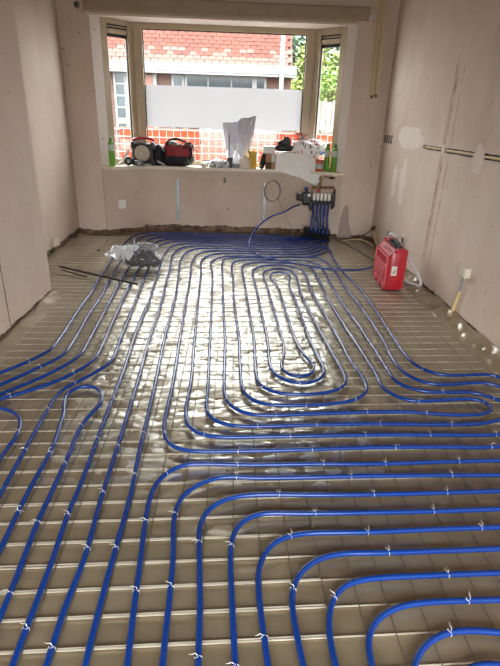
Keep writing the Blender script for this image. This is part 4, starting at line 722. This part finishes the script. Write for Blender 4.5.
obj('loose_end', grid(tail,30,30,.002), CLB2, bg_, smooth=True)
tr = thing('threaded_rod', (-1.29,4.665,.045), 'dark thin rod lying across the left pipes in front of the plastic bag', 'rod')
bm = NB(); tube(bm, [(-1.725,4.93,.0525),(-1.5,4.795,.0525),(-1.2,4.613,.0525),(-.862,4.408,.0525)], .0115, seg=8, step=.05); obj('rod_bar', bm, mat('dark_steel', S(62,56,52), rough=.45, metal=.5), tr, smooth='all')
bm = NB(); tube(bm, [(-1.70,4.90,.030),(-1.60,4.825,.028),(-1.48,4.74,.027),(-1.39,4.68,.027)], .007, seg=7, step=.05); obj('thin_rod', bm, mat('dark_steel', S(62,56,52), rough=.45, metal=.5), tr, smooth='all')
bm = NB(); lathe(bm,(-1.20,5.70,.018),[(.012,0),(.018,.004),(.012,.016)],seg=8); bmesh.ops.translate(bm, vec=(-.33,0,0), verts=bm.verts[:]); o = obj('stone_chip', bm, DARK, label='tiny dark chip lying alone near the left alcove', cat='debris')
# ------------------------------------------------------------------ outside the bay
obj('ground', bx(-14,14,7.15,40,-.35,-.15), mat('paving', S(88,85,80), rough=.9, var=.15, scale=3), kind='structure')
HB = mat('house_brick', S(78,54,45), rough=.9, var=.35, scale=9, stretch=(1,1,4)); TILE = mat('roof_tile', S(74,36,26), rough=.9, var=.25, scale=5, col2=S(60,31,24), spec=.2)
MOSS = mat('mossy_tile', S(70,46,36), rough=.9, var=.3, scale=20); OWH = mat('white_gloss_paint', S(96,95,93), rough=.5); ORD = mat('orange_door_paint', S(101,51,27), rough=.4, var=.1)
OGL = mat('dark_house_glass', S(42,50,54), rough=.1, var=.35, scale=2, spec=.35)
def house(loc, x0, x1, y, zg, nrow, label, wins, side_tile):
    h = thing('house', loc, label, 'house')
    obj('wall', bx(x0,x1,y,y+3.6,-.15,zg), HB, h)
    obj('gutter', bx(x0-.1,x1+.10,y-.42,y-.12,zg-.05,zg+.17,bev=.02), OWH, h); obj('soffit', bx(x0-.1,x1+.08,y-.40,y+.02,zg-.10,zg-.05), OWH, h)
    sl = math.radians(52); c, s = math.cos(sl), math.sin(sl)
    bm = NB(); box(bm, ((x0+x1)/2,y-.25+c*2,zg+.12+s*2), (x1-x0,4,.05), rot=Matrix.Rotation(sl,3,'X')); obj('roof', bm, MOSS, h)
    bmt = NB(); bmm = NB(); R = Matrix.Rotation(sl-.06,3,'X'); tw = .215; ex = .135
    for r in range(nrow):
        for k in range(int((x1-x0)/tw)):
            x = x0+tw*(k+.5+.5*(r%2)); 
            if x+tw*.5 > x1+.02: continue
            d = .04+ex*r; b_ = bmm if (r < 2 or (r < 4 and rnd.random() < .4)) else bmt
            box(b_, (x,y-.30+c*(d+.08)-s*.035,zg+.12+s*(d+.08)+c*.035+.004*rnd.uniform(-1,1)), (tw-.016,.165,.022), rot=R)
    obj('roof_tiles', bmt, TILE, h, kind='stuff'); obj('mossy_roof_tiles', bmm, MOSS, h, kind='stuff')
    return h
h = house((-1,16.2,-.15), -6.0, 1.66, 16.2, 2.63, 26, 'house across the street with red tiled roof, white gutter and orange front door', None, None)
def hwin(x0,x1,z0,z1,cols,rows,y=16.2,w=.06):
    bm = NB(); bx(x0,x0+w,y-.06,y+.02,z0,z1,bm); bx(x1-w,x1,y-.06,y+.02,z0,z1,bm); bx(x0+w,x1-w,y-.06,y+.02,z0,z0+w,bm); bx(x0+w,x1-w,y-.06,y+.02,z1-w,z1,bm)
    for i in range(1,cols): xx = x0+(x1-x0)*i/cols; bx(xx-.02,xx+.02,y-.05,y+.02,z0+w,z1-w,bm)
    for i in range(1,rows): zz = z0+(z1-z0)*i/rows; bx(x0+w,x1-w,y-.05,y+.02,zz-.025,zz+.025,bm)
    f = obj('window', bm, OWH, h)
    for i in range(cols):
        for j in range(rows):
            obj('pane', bx(x0+(x1-x0)*i/cols+.03,x0+(x1-x0)*(i+1)/cols-.03,y-.02,y-.012,z0+(z1-z0)*j/rows+.03,z0+(z1-z0)*(j+1)/rows-.03), OGL, f)
hwin(-3.46,-3.10,1.0,2.55,1,5)
d = obj('door', bx(-3.06,-2.33,16.14,16.2,-.15,2.5,bev=.01), ORD, h); obj('door_frame', bx(-2.33,-2.22,16.10,16.22,-.15,2.55), OWH, h); obj('door_frame', bx(-3.10,-3.05,16.10,16.22,-.15,2.55), OWH, h)
hwin(-1.80,-1.44,.9,2.52,1,2); hwin(-1.42,.60,.9,2.55,3,1,w=.07); hwin(.60,.94,.9,2.55,1,2)
bm = NB(); cyl(bm,(1.36,15.70,-.15),(1.31,15.70,4.6),.06); obj('downpipe', bm, OWH, h, smooth=True)
# a second roof beyond the trees
h2 = thing('house', (5.2,26,-.15), 'distant house with salmon roof and grey roof light beyond the right bushes', 'house')
obj('wall', bx(3.4,8,26.5,31,-.15,3.2), HB, h2)
bm = NB(); sl = math.radians(50); bmt = NB(); box(bm, (5.6,26.2+math.cos(sl)*1.8,3.0+math.sin(sl)*1.8), (4.6,3.6,.06), rot=Matrix.Rotation(sl,3,'X')); obj('roof', bm, TILE, h2)
for r in range(16): box(bmt, (5.6,26.16+math.cos(sl)*(.1+.21*r)-.03,3.02+math.sin(sl)*(.1+.21*r)+.03), (4.6,.2,.03), rot=Matrix.Rotation(sl-.08,3,'X'))
obj('roof_tiles', bmt, TILE, h2, kind='stuff')
bm = NB(); box(bm, (4.75,26.2+math.cos(sl)*1.6-.08,3.0+math.sin(sl)*1.6+.06), (.7,1.0,.08), rot=Matrix.Rotation(sl,3,'X')); obj('roof_light', bm, mat('roof_light_glass', S(120,125,136), rough=.2), h2)
# trees and bushes: every leaf its own bit of surface
BARK = mat('bark', S(74,61,48), rough=.9, var=.3)
def tree(name, c, rx, ry, rz, zb, n, m, label, cat, ls=.10, seed=1, group=None):
    t = thing(name, (c[0],c[1],zb), label, cat, group); r = random.Random(seed)
    V = []; F = []
    cl = [(r.gauss(0,.45),r.gauss(0,.45),r.gauss(0,.45)) for _ in range(34)]
    for i in range(n):
        k = r.choice(cl); p = Vector((c[0]+rx*(k[0]+r.gauss(0,.17)),c[1]+ry*(k[1]+r.gauss(0,.17)),c[2]+rz*(k[2]+r.gauss(0,.17))))
        if p.z < zb+.1: p.z = zb+.1+r.random()*.4
        a = Vector((r.gauss(0,1),r.gauss(0,1),r.gauss(0,.6))).normalized(); b = a.cross(Vector((r.gauss(0,1),r.gauss(0,1),r.gauss(0,1)))).normalized(); s = ls*r.uniform(.6,1.3)
        i0 = len(V); V += [p-a*s, p+b*s*.45, p+a*s, p-b*s*.45]; F.append((i0,i0+1,i0+2,i0+3))
    obj('foliage', ([tuple(v) for v in V],F), m, t, kind='stuff')
    bm = NB(); tube(bm, [(c[0],c[1],zb),(c[0]+.05,c[1],(zb+c[2])/2),(c[0]-.04,c[1],c[2])], lambda q: .10*(1-.6*q), seg=7)
    for k in cl[:7]: tube(bm, [(c[0],c[1],(zb+c[2])/2+.3*k[2]),(c[0]+rx*k[0]*.5,c[1]+ry*k[1]*.5,c[2]+rz*k[2]*.4),(c[0]+rx*k[0],c[1]+ry*k[1],c[2]+rz*k[2])], lambda q: .035*(1-.7*q), seg=5)
    obj('trunk', bm, BARK, t); return t
G1 = mat('leaf_yellow_green', S(107,112,42), rough=.6, var=.35, scale=2.2, col2=S(74,91,32)); G2 = mat('leaf_grey_green', S(74,90,67), rough=.6, var=.35, scale=2, col2=S(53,72,51)); G3 = mat('leaf_bright_green', S(90,112,32), rough=.6, var=.3, scale=3, col2=S(62,88,24))
tree('tree', (2.85,21,2.4), .95,.8,1.25,-.15, 5200, G1, 'yellow-green tree beside the end of the house across the street', 'tree', .12, 3)
tree('tree', (3.0,24,4.2), 1.8,1.2,1.7,-.15, 7500, G2, 'taller grey-green tree behind the yellow-green tree', 'tree', .15, 5)
tree('bush', (2.75,14.6,2.25), .62,.5,.62,-.15, 2600, G3, 'bright green bush rising above the wooden fence at right', 'bush', .06, 8)
tree('bush', (2.15,11.6,.95), .5,.25,.25,-.15, 900, G2, 'low grey-green plant at the foot of the wooden fence', 'bush', .05, 11)
# wooden fence, board by board
FW = mat('grey_fence_wood', S(99,90,82), rough=.9, var=.25, scale=5, stretch=(6,6,.6)); fe = thing('fence', (2.1,13,-.15), 'weathered grey board fence behind the right side window', 'fence')
fb = None
for i in range(16):
    x = 1.62+.132*i; zt = 1.86+.03*rnd.uniform(-1,1)
    bm = NB(); box(bm, (x,13+.012*(i%2),(zt-.15)/2), (.12,.02,zt+.15), bev=.003); obj('fence_board', bm, FW, fe)
obj('fence_rail', bx(1.56,3.7,13.03,13.07,1.35,1.42), FW, fe); obj('fence_rail', bx(1.56,3.7,13.03,13.07,.3,.37), FW, fe)
# orange-red barrier wall, block by block, with the wire fence in front of it
OB = mat('orange_red_brick', S(120,42,14), rough=.9, var=.15, scale=4, col2=S(110,32,12), spec=.2); MOR = mat('pale_mortar', S(104,72,60), rough=.9)
gw = thing('garden_wall', (-.3,11,-.15), 'low orange-red block wall outside below the frosted film', 'wall')
obj('mortar', bx(-2.3,2.3,11.0,11.18,-.15,1.22), MOR, gw)
bm0 = NB(); box(bm0, (0,0,0), (.385,.03,.185), bev=.006); bmesh.ops.recalc_face_normals(bm0, faces=bm0.faces[:]); bme = bpy.data.meshes.new('block'); bm0.to_mesh(bme); bm0.free(); bme.materials.append(OB)
for r in range(7):
    for k in range(11):
        x = -2.1+.4*k+.2*(r%2)
        if x < 2.15: o = link(bpy.data.objects.new('block', bme)); o.parent = gw; o.location = (x+.3,-.005,.10+.2*r-.05)
obj('coping', bx(-2.32,2.32,10.96,11.22,1.28,1.34,bev=.01), mat('pale_coping', S(141,112,99), rough=.8), gw)
WW = mat('white_fence_wire', S(148,148,146), rough=.5)
wf = thing('wire_fence', (-.2,8.4,-.15), 'white welded wire fence panel standing outside in front of the orange wall', 'fence')
bh = NB(); tube(bh, [(-2.25,0,0),(2.05,0,0)], .0042, seg=5); wh = bpy.data.meshes.new('wire'); bh.to_mesh(wh); bh.free(); wh.materials.append(WW)
bh = NB(); tube(bh, [(0,0,0),(0,0,1.42)], .0036, seg=5); wv = bpy.data.meshes.new('wire'); bh.to_mesh(wv); bh.free(); wv.materials.append(WW)
for i in range(12): o = link(bpy.data.objects.new('wire', wh)); o.parent = wf; o.location = (.2,0,.2+.11*i)
for i in range(39): o = link(bpy.data.objects.new('wire', wv)); o.parent = wf; o.location = (-2.05+.11*i,.008,0)
BAG = mat('white_big_bag', S(136,134,132), rough=.8, var=.06, scale=4)
for (x,y,sx,sz,lab) in ((-.33,10.5,.17,.36,'white sack heaped outside behind the standing paper sacks'),(.85,10.5,.18,.36,'white sack heaped outside behind the black tool'),(1.78,10.4,.24,.36,'white sack heaped outside seen through the right side window'),(-2.05,10.4,.20,.32,'white sack heaped outside seen low through the left side window')):
    o = obj('sack', blob((x,y,-.15+sz*.9),(sx,.35,sz*1.45),.16,3,3,seed=x), BAG, smooth='all', label=lab, cat='sack', group='white sacks in the front garden'); centre(o)
